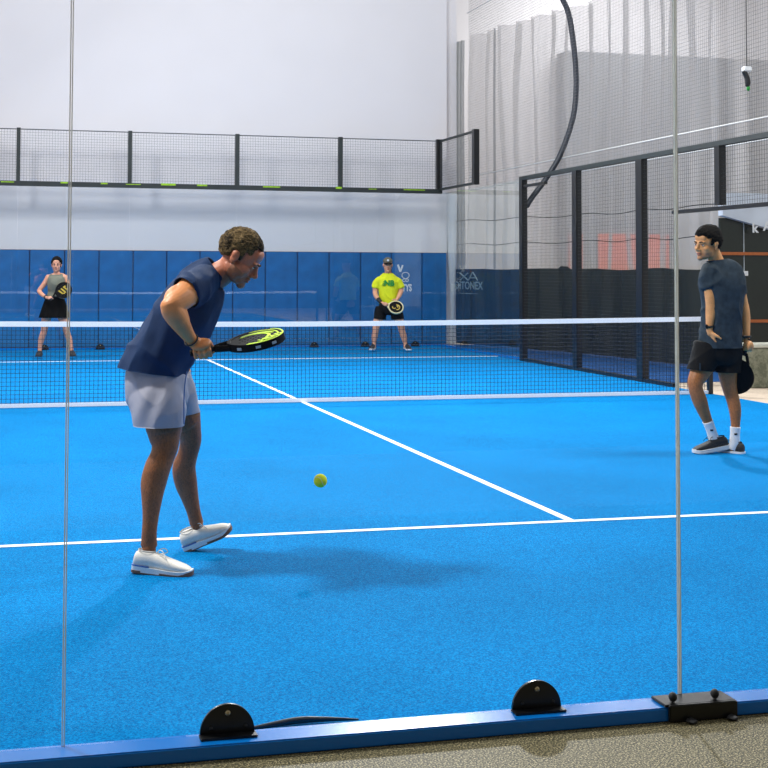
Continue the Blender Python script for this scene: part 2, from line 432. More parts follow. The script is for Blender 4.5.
glass_panel(5.87, 8, 5.0, 2.96, 'side glass panel beside the first mesh fence post', GLASSS, axis='y', edges=False)

# ---- blue base beam
t = thing('base_beam', 'glossy blue steel beam along the foot of the near glass', 'beam', (0, -10.05, 0))
obj('beam_body', B(-7, 4, -.055, .05, .001, .045, bev=.004), BEAM, t)
bm = B(-5.05, 5.05, 10.03, 10.11, .001, .045, bev=.004)
tag(obj('base_beam', bm, BEAM), 'blue steel beam at the foot of the far glass', 'beam')
bm = B(5.02, 5.1, 5.9, 10.03, .001, .045, bev=.004)
tag(obj('base_beam', bm, BEAM), 'blue steel beam at the foot of the far side glass', 'beam')

# ---- half-disc glass brackets
def bracket(label, loc, rz=0, group=None, s=1):
    t = thing('glass_bracket', label, 'bracket', loc, rz, group)
    bm = bmesh.new(); R = .083; N = 28; T = (-.010, .0)
    ring = [[bm.verts.new((R*math.cos(PI*k/N), yy, .006+R*1.04*math.sin(PI*k/N))) for k in range(N+1)] for yy in T]
    bm.faces.new(ring[0]); bm.faces.new(ring[1][::-1])
    for k in range(N): bm.faces.new([ring[0][k], ring[1][k], ring[1][k+1], ring[0][k+1]])
    bm.faces.new([ring[0][0], ring[0][-1], ring[1][-1], ring[1][0]])
    obj('half_disc_plate', bm, BLACK, t)
    obj('foot_plate', B(-.086, .086, -.048, .0, 0, .007, bev=.002), BLACK, t)
    bm = bmesh.new(); bmesh.ops.create_cone(bm, cap_ends=True, segments=14, radius1=.009, radius2=.007, depth=.008, matrix=Matrix.Translation((0,-.013,.066)) @ Matrix.Rotation(PI/2,4,'X'))
    obj('bolt', bm, BOLT, t, True)
    for x in (-.05, .055):
        bm = bmesh.new(); bmesh.ops.create_cone(bm, cap_ends=True, segments=12, radius1=.006, radius2=.005, depth=.006, matrix=Matrix.Translation((x,-.013,.024)) @ Matrix.Rotation(PI/2,4,'X'))
        obj('screw', bm, BLACKM, t, True)
    return t
bracket('black half-disc bracket on the blue beam, left one with the cable beside it', (-2.527, -10.022, .045))
bracket('black half-disc bracket on the blue beam, right one close to the clamp', (-1.532, -10.022, .045))
for x in (-2.5, -1.5, -.5, .5, 1.5, 2.5, 3.5, 4.5):
    bracket('small dark half-disc bracket at the foot of the far glass', (x, 9.99, .012), 0, 'brackets along the far glass')
# ---- joint clamp
t = thing('joint_clamp', 'black box clamp with two bolts over the beam at the right glass joint', 'clamp', (-.995, -10.05, .045))
obj('top_plate', B(-.130, .122, -.058, .036, .002, .010, bev=.002), BLACK, t)
obj('front_plate', B(-.120, .122, -.070, -.056, -.042, .010, bev=.003), BLACK, t)
for x in (-.09, .06):
    bm = bmesh.new(); ell(bm, (x, -.035, .026), (.014, .014, .016), sub=2)
    obj('dome_nut', bm, BLACKM, t, True)
for x in (-.055, .09):
    bm = bmesh.new(); tube(bm, [((x, -.075, -.036), .018, .007), ((x+.01, -.095, -.038), .014, .005)], (1,0,0), 14, 2)
    obj('anchor_bolt', bm, BLACKM, t, True)
# ---- cable inside the court
bm = bmesh.new(); rt(bm, [((-2.43,-9.90,.012),.006),((-2.36,-9.885,.014),.009),((-2.27,-9.87,.016),.011),((-2.18,-9.875,.014),.008),((-2.08,-9.885,.009),.003)], 8)
tag(obj('cable', bm, BLACK, smooth=True), 'short black cable lying on the turf beside the left bracket', 'cable')

# ---- far mesh above the glass
t = thing('mesh_fence', 'long black wire mesh fence standing on top of the far glass', 'fence', (0, 10, 2.96))
obj('bottom_rail', B(-5.2, 5.04, -.05, .05, -.0, .085), STEELG, t)
obj('wire_mesh', grid_wires(bmesh.new(), (-5.2,0,.09), (10.2,0,0), (0,0,.93), 204, 19, .0023, 3), WIRE, t)
obj('top_wire', B(-5.2, 5.0, -.008, .008, 1.02, 1.037), WIRE, t)
for x in (-5, -3, -1, 1, 3): obj('post', B(x-.035, x+.035, -.05, .05, .085, 1.05), STEELG, t)
obj('corner_post', B(4.93, 5.04, -.05, .05, .085, 1.06), BLACK, t)
x = -3.3
while x < 4.8:
    w = random.uniform(.1, .5); obj('lime_strip', B( x, min(x+w, 4.9), -.058, -.05, .055, .086+random.uniform(-.02,.012)), LIME, t); x += w+random.uniform(.3, 1.1)  # thin lime flecks along the front of the rail
t = thing('mesh_fence', 'short mesh fence return on top of the corner side glass', 'fence', (5, 9, 2.96))
obj('bottom_rail', B(-.03, .03, -.99, .94, .06, .1), STEELG, t)
obj('wire_mesh', grid_wires(bmesh.new(), (0,-.95,.1), (0,1.9,0), (0,0,.92), 38, 19, .0023, 3), WIRE, t)
obj('top_rail', B(-.02, .02, -.99, .94, 1.0, 1.04), STEELG, t)
obj('post', B(-.05, .05, -1.05, -.93, .05, 1.05), BLACK, t)

# ---- right side fence
t = thing('side_fence', 'tall black mesh side fence with steel posts along the right of the court', 'fence', (5, 0, 0))
for y, w in ((5.81,.13),(3.77,.15),(1.76,.17)): obj('post', B(-.045, .045, y-w/2, y+w/2, .001, 2.94), BLACK, t)
obj('post', B(-.045, .045, -.25, -.14, 2.24, 2.94), BLACK, t)
obj('edge_post', B(-.012, .012, .86, .885, .001, 2.2), BLACK, t)
obj('top_rail', B(-.045, .045, -3.2, 5.87, 2.94, 3.0), STEELG, t)
obj('door_header_rail', B(-.03, .03, -3.2, .9, 2.18, 2.225), BLACK, t)
obj('brace_rail', B(-.03, .03, 4.9, 5.76, 2.82, 2.86), BLACK, t)
obj('bottom_rail', B(-.04, .04, .9, 5.75, .004, .05), BLACK, t)
obj('wire_mesh', grid_wires(bmesh.new(), (-.02,.88,.05), (0,4.89,0), (0,0,2.9), 98, 58, .002, 3), WIREB, t)
obj('upper_wire_mesh', grid_wires(bmesh.new(), (-.02,-3.2,2.22), (0,4.05,0), (0,0,.74), 81, 15, .002, 3), WIREB, t)

# ---- curved light mast
t = thing('light_mast', 'dark curved mast bowing out behind the first side fence post', 'mast', (5.09, 5.8, 0))
bm = bmesh.new()
M = [(-.03,2.52),(.06,2.66),(.29,2.95),(.56,3.37),(.78,3.955),(.85,4.456),(.835,4.955),(.745,5.62),(.62,5.95),(.3,6.45),(-.1,6.75)]
tube(bm, [((x,0,z), .05, .045) for x,z in M], (0,1,0), 12, 5)
obj('curved_tube', bm, MAST, t, True)
obj('lamp_head', B(-.75,-.05,-.2,.2,6.72,6.8, bev=.01), BLACK, t)

# ---- net
t = thing('court_net', 'black court net with white top tape stretched across the court', 'net', (0,0,0))
def nz(x): return .885+.035*(abs(x)/5)**1.5
bm = bmesh.new(); N = 20
for s in (-1, 1):
    pass
for i in range(N):
    xa = -4.97+9.9*i/N; xb = -4.97+9.9*(i+1)/N
    v = []
    for (x, y, z) in ((xa,-.008,nz(xa)-.054),(xb,-.008,nz(xb)-.054),(xb,-.008,nz(xb)),(xa,-.008,nz(xa)),(xa,.008,nz(xa)-.054),(xb,.008,nz(xb)-.054),(xb,.008,nz(xb)),(xa,.008,nz(xa))): v.append(bm.verts.new((x,y,z)))
    for q in ((0,1,2,3),(5,4,7,6),(3,2,6,7),(1,0,4,5)): bm.faces.new([v[k] for k in q])
bmesh.ops.remove_doubles(bm, verts=bm.verts, dist=.0001)
obj('top_tape', bm, LINE, t)
obj('bottom_band', B(-4.97, 4.93, -.01, .012, .0065, .045), LINE, t)
bm = bmesh.new(); n = 220
for i in range(n+1): x = -4.97+9.9*i/n; bar(bm, (x,0,.03), (x,0,nz(x)-.03), .0027, 3)
for j in range(19):
    f = (j+.5)/19
    for i in range(20):
        xa = -4.97+9.9*i/20; xb = -4.97+9.9*(i+1)/20
        bar(bm, (xa,0,.03+(nz(xa)-.06)*f), (xb,0,.03+(nz(xb)-.06)*f), .0027, 3)
obj('netting', bm, NETM, t)
for x in (-5.0, 4.955): obj('net_post', B(x-.025, x+.025, -.03, .03, .004, .93), BLACK, t)

# ---- hall net on the right
t = thing('hall_net', 'tall grey ball-stop net hanging outside the side fence', 'net', (5.68, 0, 0))
obj('netting', grid_wires(bmesh.new(), (0,-3.2,3.05), (0,13.4,0), (0,0,4.0), 268, 80, .0022, 3), HNET, t)
bm = bmesh.new()
for z, y0 in ((3.05, -3.2), (3.32, -3.2)): bar(bm, (0,y0,z), (0,10.2,z), .008, 6)
bar(bm, (0,-3.2,6.6), (0,10.3,6.6), .012, 6)
obj('edge_rope', bm, ROPE, t)

# ---- curtains: path in plan
PATH = [(5.66,10.82),(5.86,10.2),(6.1,9.3),(6.4,8.3),(6.75,7.3),(6.98,6.2),(7.05,5.0),(7.06,4.1),(7.22,3.6),(7.6,3.35)]
def pathpt(s):
    P = catmull(PATH, 12); L = [0]
    for a, b in zip(P, P[1:]): L.append(L[-1]+math.dist(a, b))
    tot = L[-1]; d = s*tot
    for i in range(len(L)-1):
        if L[i+1] >= d: 
            f = (d-L[i])/(L[i+1]-L[i]); x = P[i][0]+(P[i+1][0]-P[i][0])*f; y = P[i][1]+(P[i+1][1]-P[i][1])*f
            tx, ty = P[i+1][0]-P[i][0], P[i+1][1]-P[i][1]; l = math.hypot(tx, ty); return x, y, -ty/l, tx/l
    return (*P[-1], 0, 1)
PL = catmull(PATH, 12); TOT = sum(math.dist(a, b) for a, b in zip(PL, PL[1:]))
def drape(s0, s1, z0, z1, off, amp, wl, nz_=12, seed=0, ztop=None, zbot=None, thick=0):
    """hanging cloth following the plan path; folds of wavelength wl"""
    bm = bmesh.new(); n = max(8, int((s1-s0)*TOT/wl*9)); cols = []
    for i in range(n+1):
        s = s0+(s1-s0)*i/n; x, y, nx, ny = pathpt(s); u = s*TOT; col = []
        for j in range(nz_+1):
            f = j/nz_; za = zbot(u) if zbot else z0; zb = ztop(u) if ztop else z1; z = za+(zb-za)*f
            ph = u/wl*2*PI+2.2*noise.noise(V((u*1.3+seed, z*.12, seed)))
            a = amp*(math.sin(ph)+.45*math.sin(ph*2.3+seed)+1.2*noise.noise(V((u*2.1, z*.5, seed+5))))
            col.append(bm.verts.new((x+nx*(a+off), y+ny*(a+off), z)))
        cols.append(col)
    for c0, c1 in zip(cols, cols[1:]):
        for j in range(nz_): bm.faces.new([c0[j], c1[j], c1[j+1], c0[j+1]])
    return bm
tag(obj('curtain', drape(.03, 1, 1.42, 6.35, .16, .10, .5, 14, 3, ztop=lambda u: 6.2+.02*u), CURT, smooth=True), 'tall pale sheer curtain in folds hanging along the right of the hall', 'curtain')
tag(obj('curtain', drape(0.0, .035, 1.2, 6.1, -.03, .03, .12, 10, 9), CURTD, smooth=True), 'narrow dark grey drape at the far right corner of the hall', 'curtain')
bm = drape(.150, .157, 1.5, 6.2, .0, .01, .1, 10, 12)
tag(obj('curtain', bm, CURTD, smooth=True), 'thin dark grey strip of drape hanging over the pale curtain near the far corner', 'curtain')
bm = bmesh.new()
tube(bm, [((5.50,10.66,.03),.02,.02),((5.50,10.66,1.0),.05,.03),((5.48,10.66,2.0),.10,.04),((5.47,10.66,3.0),.13,.04)], (1,0,0), 16, 4)
tag(obj('curtain', bm, CURTW, smooth=True), 'gathered white drape narrowing to the floor in the hall corner', 'curtain')
# black tarpaulin skirt
bm = drape(.012, 1, .0, 1.5, -.12, .035, .75, 12, 21, ztop=lambda u: 1.50+.035*noise.noise(V((u*.9,3,1)))+(.05 if 3.2 < u < 3.5 else 0), zbot=lambda u: .02+.06*max(0, noise.noise(V((u*.8,1,7)))))
tarp = tag(obj('tarpaulin', bm, SKIRT, smooth=True), 'long black tarpaulin hung along the foot of the sheer curtain', 'tarpaulin')
def side_mat(x, y, z, ang=0):   # lettering on a plane seen from the court, reading right to left in y
    return Matrix.Translation((x, y, z)) @ Matrix.Rotation(ang, 4, 'Z') @ Matrix.Rotation(PI/2, 4, 'X')
ang = -math.atan2(1.48, .41)
text('lettering', 'DITONEX', .21, LETTERG, side_mat(5.60, 10.02, 1.17, ang), tarp, .002, .004)
bm = bmesh.new(); ux, uy = math.cos(ang), math.sin(ang)
def lp(u, z): return (5.60+ux*u, 10.02+uy*u, z)
for a, b in (((-.28,1.42),(-.02,1.28)),((-.28,1.28),(-.02,1.42)),((.0,1.28),(.14,1.44)),((.14,1.44),(.3,1.28)),((.06,1.33),(.22,1.33))): bar(bm, lp(*a), lp(*b), .014)
bar(bm, lp(-.25,1.02), lp(.3,1.02), .005)
obj('emblem', bm, LETTERG, tarp)
# rope lines behind the fence
for z, rl in ((2.45, 'upper of two thin dark guy ropes strung across the sheer curtain'), (1.98, 'lower of two thin dark guy ropes strung across the sheer curtain')):
    bm = bmesh.new()
    pr = None
    for i in range(41):
        x, y, nx, ny = pathpt(.02+.96*i/40); q = V((x+nx*-.16, y+ny*-.16, z+.02*math.sin(i*.7))); 
        if pr: bar(bm, pr, q, .007, 5)
        pr = q
    tag(obj('curtain_rope', bm, BLACKM), rl, 'rope')

# drape over the shopfront
bm = bmesh.new(); cols = []
for i in range(121):
    x = 7.35+5*i/120; cols.append([bm.verts.new((x, 3.28+.06*math.sin(x*14)+.04*noise.noise(V((x*3,j*.3,0))), 2.55+4.0*j/10)) for j in range(11)])
for a, b in zip(cols, cols[1:]):
    for j in range(10): bm.faces.new([a[j], b[j], b[j+1], a[j+1]])
tag(obj('curtain', bm, CURT, smooth=True), 'pale sheer curtain hanging above the dark shopfront', 'curtain')

# ---- dark shopfront, seen through the court opening
t = thing('shopfront', 'dark glazed shopfront with copper rails beyond the right player', 'shopfront', (6.9, 3.0, 0))
obj('glazing', B(.0, .37, 0, .05, 0, 2.24), DGLASS, t)
obj('glazing', B(.385, 4.5, 0, .05, 0, 2.24), DGLASS, t)
obj('mullion', B(.372, .383, -.008, .04, .0, 2.24), RGREY, t)
obj('lock_box', B(.32, .43, -.03, -.009, 1.40, 1.47, bev=.004), WHITE, t)
obj('upper_rail', B(0, 4.5, -.05, -.01, 1.70, 1.745, bev=.005), RAIL, t)
obj('lower_rail', B(0, 4.5, -.05, -.01, .72, .765, bev=.005), RAIL, t)
bm = bmesh.new()
P = [(-.03,2.27),(.8,2.07),(4.5,2.0),(4.5,2.6),(-.03,2.6)]
a = [bm.verts.new((x,-.12,z)) for x,z in P]; b = [bm.verts.new((x,.0,z)) for x,z in P]
bm.faces.new(a); bm.faces.new(b[::-1])
for k in range(5): bm.faces.new([a[k], b[k], b[(k+1)%5], a[(k+1)%5]])
obj('upper_band', bm, PALE_BAND, t)  # pale band with a sloped lower edge above the glazing
text('lettering', 'k', .19, WHITE, facing(.48, -.135, 2.09), t, .002, .006)
text('lettering', 'A', .19, WHITE, facing(.68, -.135, 2.12), t, .002, .006)
# concrete bench
t = thing('concrete_bench', 'low olive concrete bench block with a pale top outside the court', 'bench', (6.45, .9, 0))
obj('bench_body', B(-.58, 1.4, -.25, .25, -.003, .50, bev=.01), BLOCK, t)
obj('bench_top', B(-.6, 1.42, -.27, .27, .50, .54, bev=.012), BLOCKT, t)
# small white stand
t = thing('side_table', 'small white metal stand with slanted legs behind the concrete bench', 'table', (6.12, 1.5, -.003))
obj('table_top', B(-.12, .1, -.15, .15, .76, .79, bev=.004), WHITE, t)
for y in (-.13, .13):
    bm = bmesh.new(); bar(bm, (-.02,y,.765), (.08,y,.0), .014, 8); obj('leg', bm, WHITE, t)
# hanging bracket
t = thing('hanging_camera', 'small dark camera hanging on a wire above the side fence', 'camera', (5.4, -.14, 3.65))
bm = bmesh.new(); bar(bm, (0,0,.26), (0,0,2.6), .006, 6); obj('wire', bm, BLACKM, t)
obj('mount', B(-.05,.05,-.04,.04,.2,.26,bev=.01), WHITE, t)
bm = bmesh.new(); tube(bm, [((-.035,0,.2),.03,.03),((.0,0,.13),.035,.03),((.012,0,.06),.03,.035),((.0,0,.03),.02,.025)], (0,1,0), 12, 3); obj('camera_body', bm, BLACKM, t, True)
bm = bmesh.new(); ell(bm, (.018,0,.0), (.022,.02,.035), sub=2); obj('indicator_tip', bm, GREENP, t, True)

# ---- ball
t = thing('tennis_ball', 'yellow-green tennis ball in the air right of the stooping man', 'ball', (-1.655, -7.615, .395))
bm = bmesh.new(); ell(bm, (0,0,0), (.0335,)*3, sub=4); obj('felt', bm, BALL, t, True)
bm = bmesh.new(); pr = None; N = 60
for i in range(N+1):
    a = 2*PI*i/N; b = .44; q = V((math.cos(a)+b*math.cos(3*a)*.35, math.sin(a)-b*math.sin(3*a)*.35, 1.0*b*math.sin(2*a)*1.6)).normalized()*.0334
    if pr: bar(bm, pr, q, .0011, 5)
    pr = q
obj('seam', bm, SEAMW, t)

# ------------------------------------------------------------------ people
def head(bm, C, fwd, up, s=1.0, jaw=1.0):
    """adds cranium, face, nose, lips, ears to bm (part of the continuous body); returns the head matrix"""
    F = frame(fwd, up); C = V(C)
    def P(x, y, z): return C+F@(V((x, y, z))*s)
    def E(c, r, sub=3, rot=None): ell(bm, P(*c), V(r)*s, F if rot is None else F@rot, sub)
    E((0,-.018,.032), (.076,.098,.086)); E((0,.03,.02), (.066,.06,.068)); E((0,.03,-.035), (.060*jaw,.060,.072))
    E((0,.042,-.080), (.046*jaw,.050,.034)); E((0,.078,-.098), (.024,.022,.022), 2); E((0,.02,-.07), (.050*jaw,.05,.04))
    for s_ in (-1, 1):
        E((s_*.036*jaw,.012,-.072), (.026,.052,.026), 2, Matrix.Rotation(-.35,3,'X')); E((s_*.040,.058,-.030), (.024,.026,.022), 2)
        E((s_*.026,.084,.016), (.026,.013,.008), 2, Matrix.Rotation(-s_*.1,3,'Y'))
        E((s_*.030,.077,-.004), (.016,.013,.012), 2)
        E((s_*.0125,.098,-.040), (.009,.011,.008), 2)
        ear = Matrix.Rotation(s_*-.28, 3, 'Z') @ Matrix.Rotation(-.12, 3, 'X')
        E((s_*.077,-.006,-.010), (.007,.020,.032), 2, ear); E((s_*.080,-.013,.004), (.008,.016,.020), 2, ear); E((s_*.076,-.001,-.035), (.006,.009,.010), 2, ear)
    E((0,.070,.048), (.052,.022,.034), 2)
    for s_ in (-1, 1): E((s_*.040*jaw,.032,-.048), (.026,.046,.038), 2)
    rt(bm, [(P(0,.088,.012), .010*s), (P(0,.100,-.012), .009*s), (P(0,.113,-.032), .011*s)], 10, 3)
    E((0,.106,-.036), (.012,.013,.010), 2); E((0,.090,-.020), (.011,.016,.030), 2); E((0,.086,-.048), (.018,.014,.016), 2)
    E((0,.091,-.060), (.024,.012,.0065), 2); E((0,.089,-.073), (.020,.012,.0075), 2); E((0,.082,-.05),(.022,.012,.012),2)
    return F, C, s
def face_parts(H, root, brow_mat, lipmat=LIP, eyes=True):
    F, C, s = H
    def P(x, y, z): return C+F@(V((x, y, z))*s)
    for q in (-1, 1):
        bm = bmesh.new(); ell(bm, P(q*.031,.0800,-.003), V((.0125,.0095,.0062))*s, F, 3); e = obj('eye', bm, EYEW, root, True)
        bm = bmesh.new(); ell(bm, P(q*.031,.0868,-.003), V((.0058,.0035,.0055))*s, F, 2); obj('iris', bm, EYEI, e, True)
        bm = bmesh.new(); rt(bm, [(P(q*.014,.097,.0165), .0032*s), (P(q*.030,.096,.021), .0042*s), (P(q*.047,.083,.016), .0022*s)], 8, 3); obj('eyebrow', bm, brow_mat, root, True)
        bm = bmesh.new(); rt(bm, [(P(q*.019,.0885,.002), .0014*s), (P(q*.031,.0915,.0055), .0018*s), (P(q*.044,.0855,.001), .0014*s)], 6, 3); obj('eyelash', bm, EYEI, e, True)
    bm = bmesh.new(); ell(bm, P(0,.0945,-.0605), V((.022,.0095,.0042))*s, F, 2); ell(bm, P(0,.0925,-.0715), V((.019,.0098,.0050))*s, F, 2)
    obj('lips', bm, lipmat, root, True)
def hair(H, root, m, line, thick=.012, rough=.006, top=.006, front=0.0, name='hair', seed=1.0, sc=55):
    """short hair: a shell around the cranium kept above the hairline z = line(y, |x|)"""
    F, C, s = H
    bm = bmesh.new(); bmesh.ops.create_icosphere(bm, subdivisions=6, radius=1)
    dead = []
    for v in bm.verts:
        d = v.co.copy(); r = V((.078, .100, .090)); c = V((0,-.016,.032))
        p = c+V((d.x*r.x, d.y*r.y, d.z*r.z))
        if p.y > .0 : p.y += (.001+front)*min(1, max(0, d.y)*1.3)*max(0, d.z+.15)
        if d.z < 0: p = V((p.x*(1+.02*d.z), p.y-.004, p.z))
        edge = p.z-line(p.y, abs(p.x))
        n = noise.noise(V((p.x*sc, p.y*sc*.6, p.z*sc+seed)))+.6*noise.noise(V((p.x*sc*2.3, p.y*sc*1.5, p.z*sc*2.3+seed)))
        t = thick*min(1, max(0, edge/.022)+.22)+top*max(0, d.z)**2
        v.co = p+d*(t+rough*n*min(1, max(0, edge/.02)))
        if edge < -.0035+.004*n: dead.append(v)
    bmesh.ops.delete(bm, geom=dead, context='VERTS')
    bm.normal_update()
    bmesh.ops.solidify(bm, geom=list(bm.faces), thickness=.006)
    X = Matrix.Translation(C) @ F.to_4x4() @ Matrix.Diagonal((s,s,s,1))
    bmesh.ops.transform(bm, matrix=X, verts=bm.verts)
    return obj(name, bm, m, root, True)
def grip_hand(bm, W, G, axis, r=.017, a0=0.0, sgn=1, sc=1.0, ref=None, thumb=True):
    """fist around a handle: wrist W, grip centre G on the handle axis; fingers are four separate curled tubes"""
    W, G, ax = V(W), V(G), V(axis).normalized()
    back = (W-G); back = (back-ax*back.dot(ax)); back = back.normalized() if back.length > .005 else ax.orthogonal().normalized()
    if ref is not None: back = V(ref); back = (back-ax*back.dot(ax)).normalized()
    b2 = ax.cross(back)*sgn
    palm = G+back*(r+.018*sc)
    F = Matrix((ax, back, ax.cross(back))).transposed()
    ell(bm, palm, (.044*sc, .020*sc, .038*sc), F, 3)
    rt(bm, [(W, .026*sc), (W.lerp(palm, .6), .027*sc), (palm, .02*sc)], 14, 3)
    for k, L in enumerate((.92, 1.0, .95, .82)):
        o = (-.031+.0205*k)*sc; rr = (.0086, .0091, .0087, .0078)[k]*sc; R = r+rr*.9; pts = []
        for j in range(8):
            a = a0-.35+j/7*(3.7*L); R_ = R+(.012*sc if j == 1 else 0)+(.004*sc if j in (0, 3, 5) else 0)
            pts.append((G-ax*o+(back*math.cos(a)+b2*math.sin(a))*R_, rr*(1.08 if j in (1,3,5) else .95)))
        rt(bm, pts, 10, 3)
    if thumb:
        pts = []
        for j in range(6):
            a = a0-.2-j/5*2.5; R_ = r+.0105*sc
            pts.append((G+ax*(.030+.012*j/5)*sc+(back*math.cos(a)+b2*math.sin(a))*(R_+(.01*sc if j == 0 else 0)), (.014,.0135,.012,.0108,.011,.009)[j]*sc))
        rt(bm, pts, 10, 3)
def open_hand(bm, W, dirv, palmn, side, curl=.5, sc=1.0):
    """relaxed hand: fingers point along dirv, palm faces palmn, thumb on the `side` side"""
    W = V(W); d = V(dirv).normalized(); n = V(palmn); n = (n-d*n.dot(d)).normalized(); s = V(side); s = (s-d*s.dot(d)-n*s.dot(n)).normalized()
    F = Matrix((s, d, n)).transposed()
    ell(bm, W+d*.052*sc, (.040*sc, .050*sc, .016*sc), F, 3)
    rt(bm, [(W-d*.01, .025*sc), (W+d*.03*sc, .026*sc)], 14, 2)
    for k, L in enumerate((.072, .080, .074, .058)):
        p = W+d*(.090-.004*abs(k-1))*sc+s*(.030-.0200*k)*sc; a = .2*curl; pts = [(p-d*.02*sc, .0095*sc), (p, .0098*sc)]
        spread = s*(.10-.07*k)
        for j, f in enumerate((.46, .32, .24)):
            a += curl*(.5, .75, .55)[j]*(1+.12*k)
            p = p+((d+spread).normalized()*math.cos(a)+n*math.sin(a))*L*f*sc; pts.append((p, (.0090,.0084,.0070)[j]*sc))
        rt(bm, pts, 10, 3)
    b = W+d*.025*sc+s*.030*sc
    rt(bm, [(b-s*.012*sc, .014*sc), (b+(s*.55+d*.8+n*.25).normalized()*.032*sc, .0125*sc), (b+(s*.6+d*.9+n*.4).normalized()*.058*sc, .0105*sc), (b+(s*.45+d+n*.6).normalized()*.078*sc, .0088*sc)], 10, 3)

def shoe(root, heel, toe, up, L, upper, sole, out, lace, stripe=None, w=1.0, name='shoe', fancy=True):
    """heel, toe: points on the sole's underside; built in a local frame then placed"""
    heel = V(heel); f = (V(toe)-heel).normalized(); F = frame(f, up)
    X = Matrix.Translation(heel) @ F.to_4x4()
    k = L/.295
    S = [(-.004,.022,.030,.070),(.004,.033,.024,.094),(.03,.038,.022,.103),(.07,.038,.022,.102),(.105,.038,.022,.098),(.14,.042,.022,.088),(.18,.047,.022,.075),(.22,.048,.022,.064),(.255,.043,.022,.055),(.28,.030,.024,.044),(.291,.014,.026,.036)]
    bm = bmesh.new(); D = catmull([(y*k, a*w, z0, z1) for y,a,z0,z1 in S], 3); rings = []
    for y,a,z0,z1 in D:
        r = []
        for i in range(20):
            t = 2*PI*i/20; c, s_ = math.cos(t), math.sin(t)
            px = a*math.copysign(abs(c)**.75, c)*(1-.25*max(0, s_)**2 if y < .12*k else 1); pz = (z0+z1)/2+(z1-z0)/2*math.copysign(abs(s_)**.8, s_)
            r.append(bm.verts.new((px, y, pz)))
        rings.append(r)
    for a, b in zip(rings, rings[1:]):
        for i in range(20): bm.faces.new([a[i], a[(i+1)%20], b[(i+1)%20], b[i]])
    bm.faces.new(rings[0][::-1]); bm.faces.new(rings[-1])
    bmesh.ops.transform(bm, matrix=X, verts=bm.verts)
    sh = obj(name, bm, upper, root, True)
    def slab(z0f, z1f, grow, y0=-99, y1=99):
        bm = bmesh.new(); lo = []; hi = []
        outl = [(y, a) for y,a,_,_ in catmull([(y*k, a*w, 0, 0) for y,a,_,_ in S], 3) if y0 <= y <= y1]
        ring = [(a+grow, y) for y, a in outl]+[(-(a+grow), y) for y, a in reversed(outl)]
        for x, y in ring:
            yy = y+(grow if y > .2*k else -grow if y < .02 else 0)
            lo.append(bm.verts.new((x*.96, yy, z0f(y)))); hi.append(bm.verts.new((x, yy, z1f(y))))
        bm.faces.new(lo[::-1]); bm.faces.new(hi)
        n = len(lo)
        for i in range(n): bm.faces.new([lo[i], lo[(i+1)%n], hi[(i+1)%n], hi[i]])
        bmesh.ops.transform(bm, matrix=X, verts=bm.verts); return bm
    toeup = lambda y: .012*max(0, (y/k-.22)/.07)**2
    obj('midsole', slab(lambda y: .005+toeup(y), lambda y: (.034-.006*min(1, max(0, y/k/.2)))+toeup(y), .004), sole, sh)
    if fancy:
        obj('outsole', slab(lambda y: .0+toeup(y), lambda y: .0055+toeup(y), .003), out, sh)
        obj('heel_tread', slab(lambda y: .001, lambda y: .014, .005, -1, .055*k), out, sh)
        obj('toe_tread', slab(lambda y: .001+toeup(y), lambda y: .013+toeup(y)+.008*(y > .27*k), .005, .13*k, 1), out, sh)
        if stripe: obj('heel_stripe', slab(lambda y: .034-.05*y, lambda y: .040-.05*y, .0045, -1, .09*k), stripe, sh)
        bm = bmesh.new()
        for i in range(5):
            y = (.10+.022*i)*k; z = .094-.0068*i*1.1
            for q in (-1, 1): rt(bm, [((q*.020, y, z-.004), .0028), ((0, y+.006*q, z+.003), .003), ((-q*.020, y+.012, z-.008), .0028)], 6, 2)
        for q in (-1, 1): rt(bm, [((0,.108*k,.092), .0024), ((q*.014,.120*k,.112), .0022), ((q*.026,.142*k,.114), .0022), ((q*.030,.152*k,.098), .0022), ((q*.014,.125*k,.090), .0022)], 6, 4)
        rt(bm, [((0,.108*k,.092),.0022), ((.03,.150*k,.102),.0022), ((.046,.175*k,.080),.0022)], 6, 4)
        bmesh.ops.transform(bm, matrix=X, verts=bm.verts); obj('laces', bm, lace, sh, True)
    rings = []
    bm = bmesh.new()
    for r_, z in ((1,0),(1.1,.004),(1,.009)):
        rings.append([bm.verts.new((.028*r_*w*math.cos(2*PI*i/24), .056*k+.042*k*r_*math.sin(2*PI*i/24), .099+z-.002*math.sin(2*PI*i/24))) for i in range(24)])
    for a, b in zip(rings, rings[1:]):
        for i in range(24): bm.faces.new([a[i], a[(i+1)%24], b[(i+1)%24], b[i]])
    bmesh.ops.solidify(bm, geom=list(bm.faces), thickness=.004)
    bmesh.ops.transform(bm, matrix=X, verts=bm.verts); obj('collar', bm, upper, sh, True)
    return sh
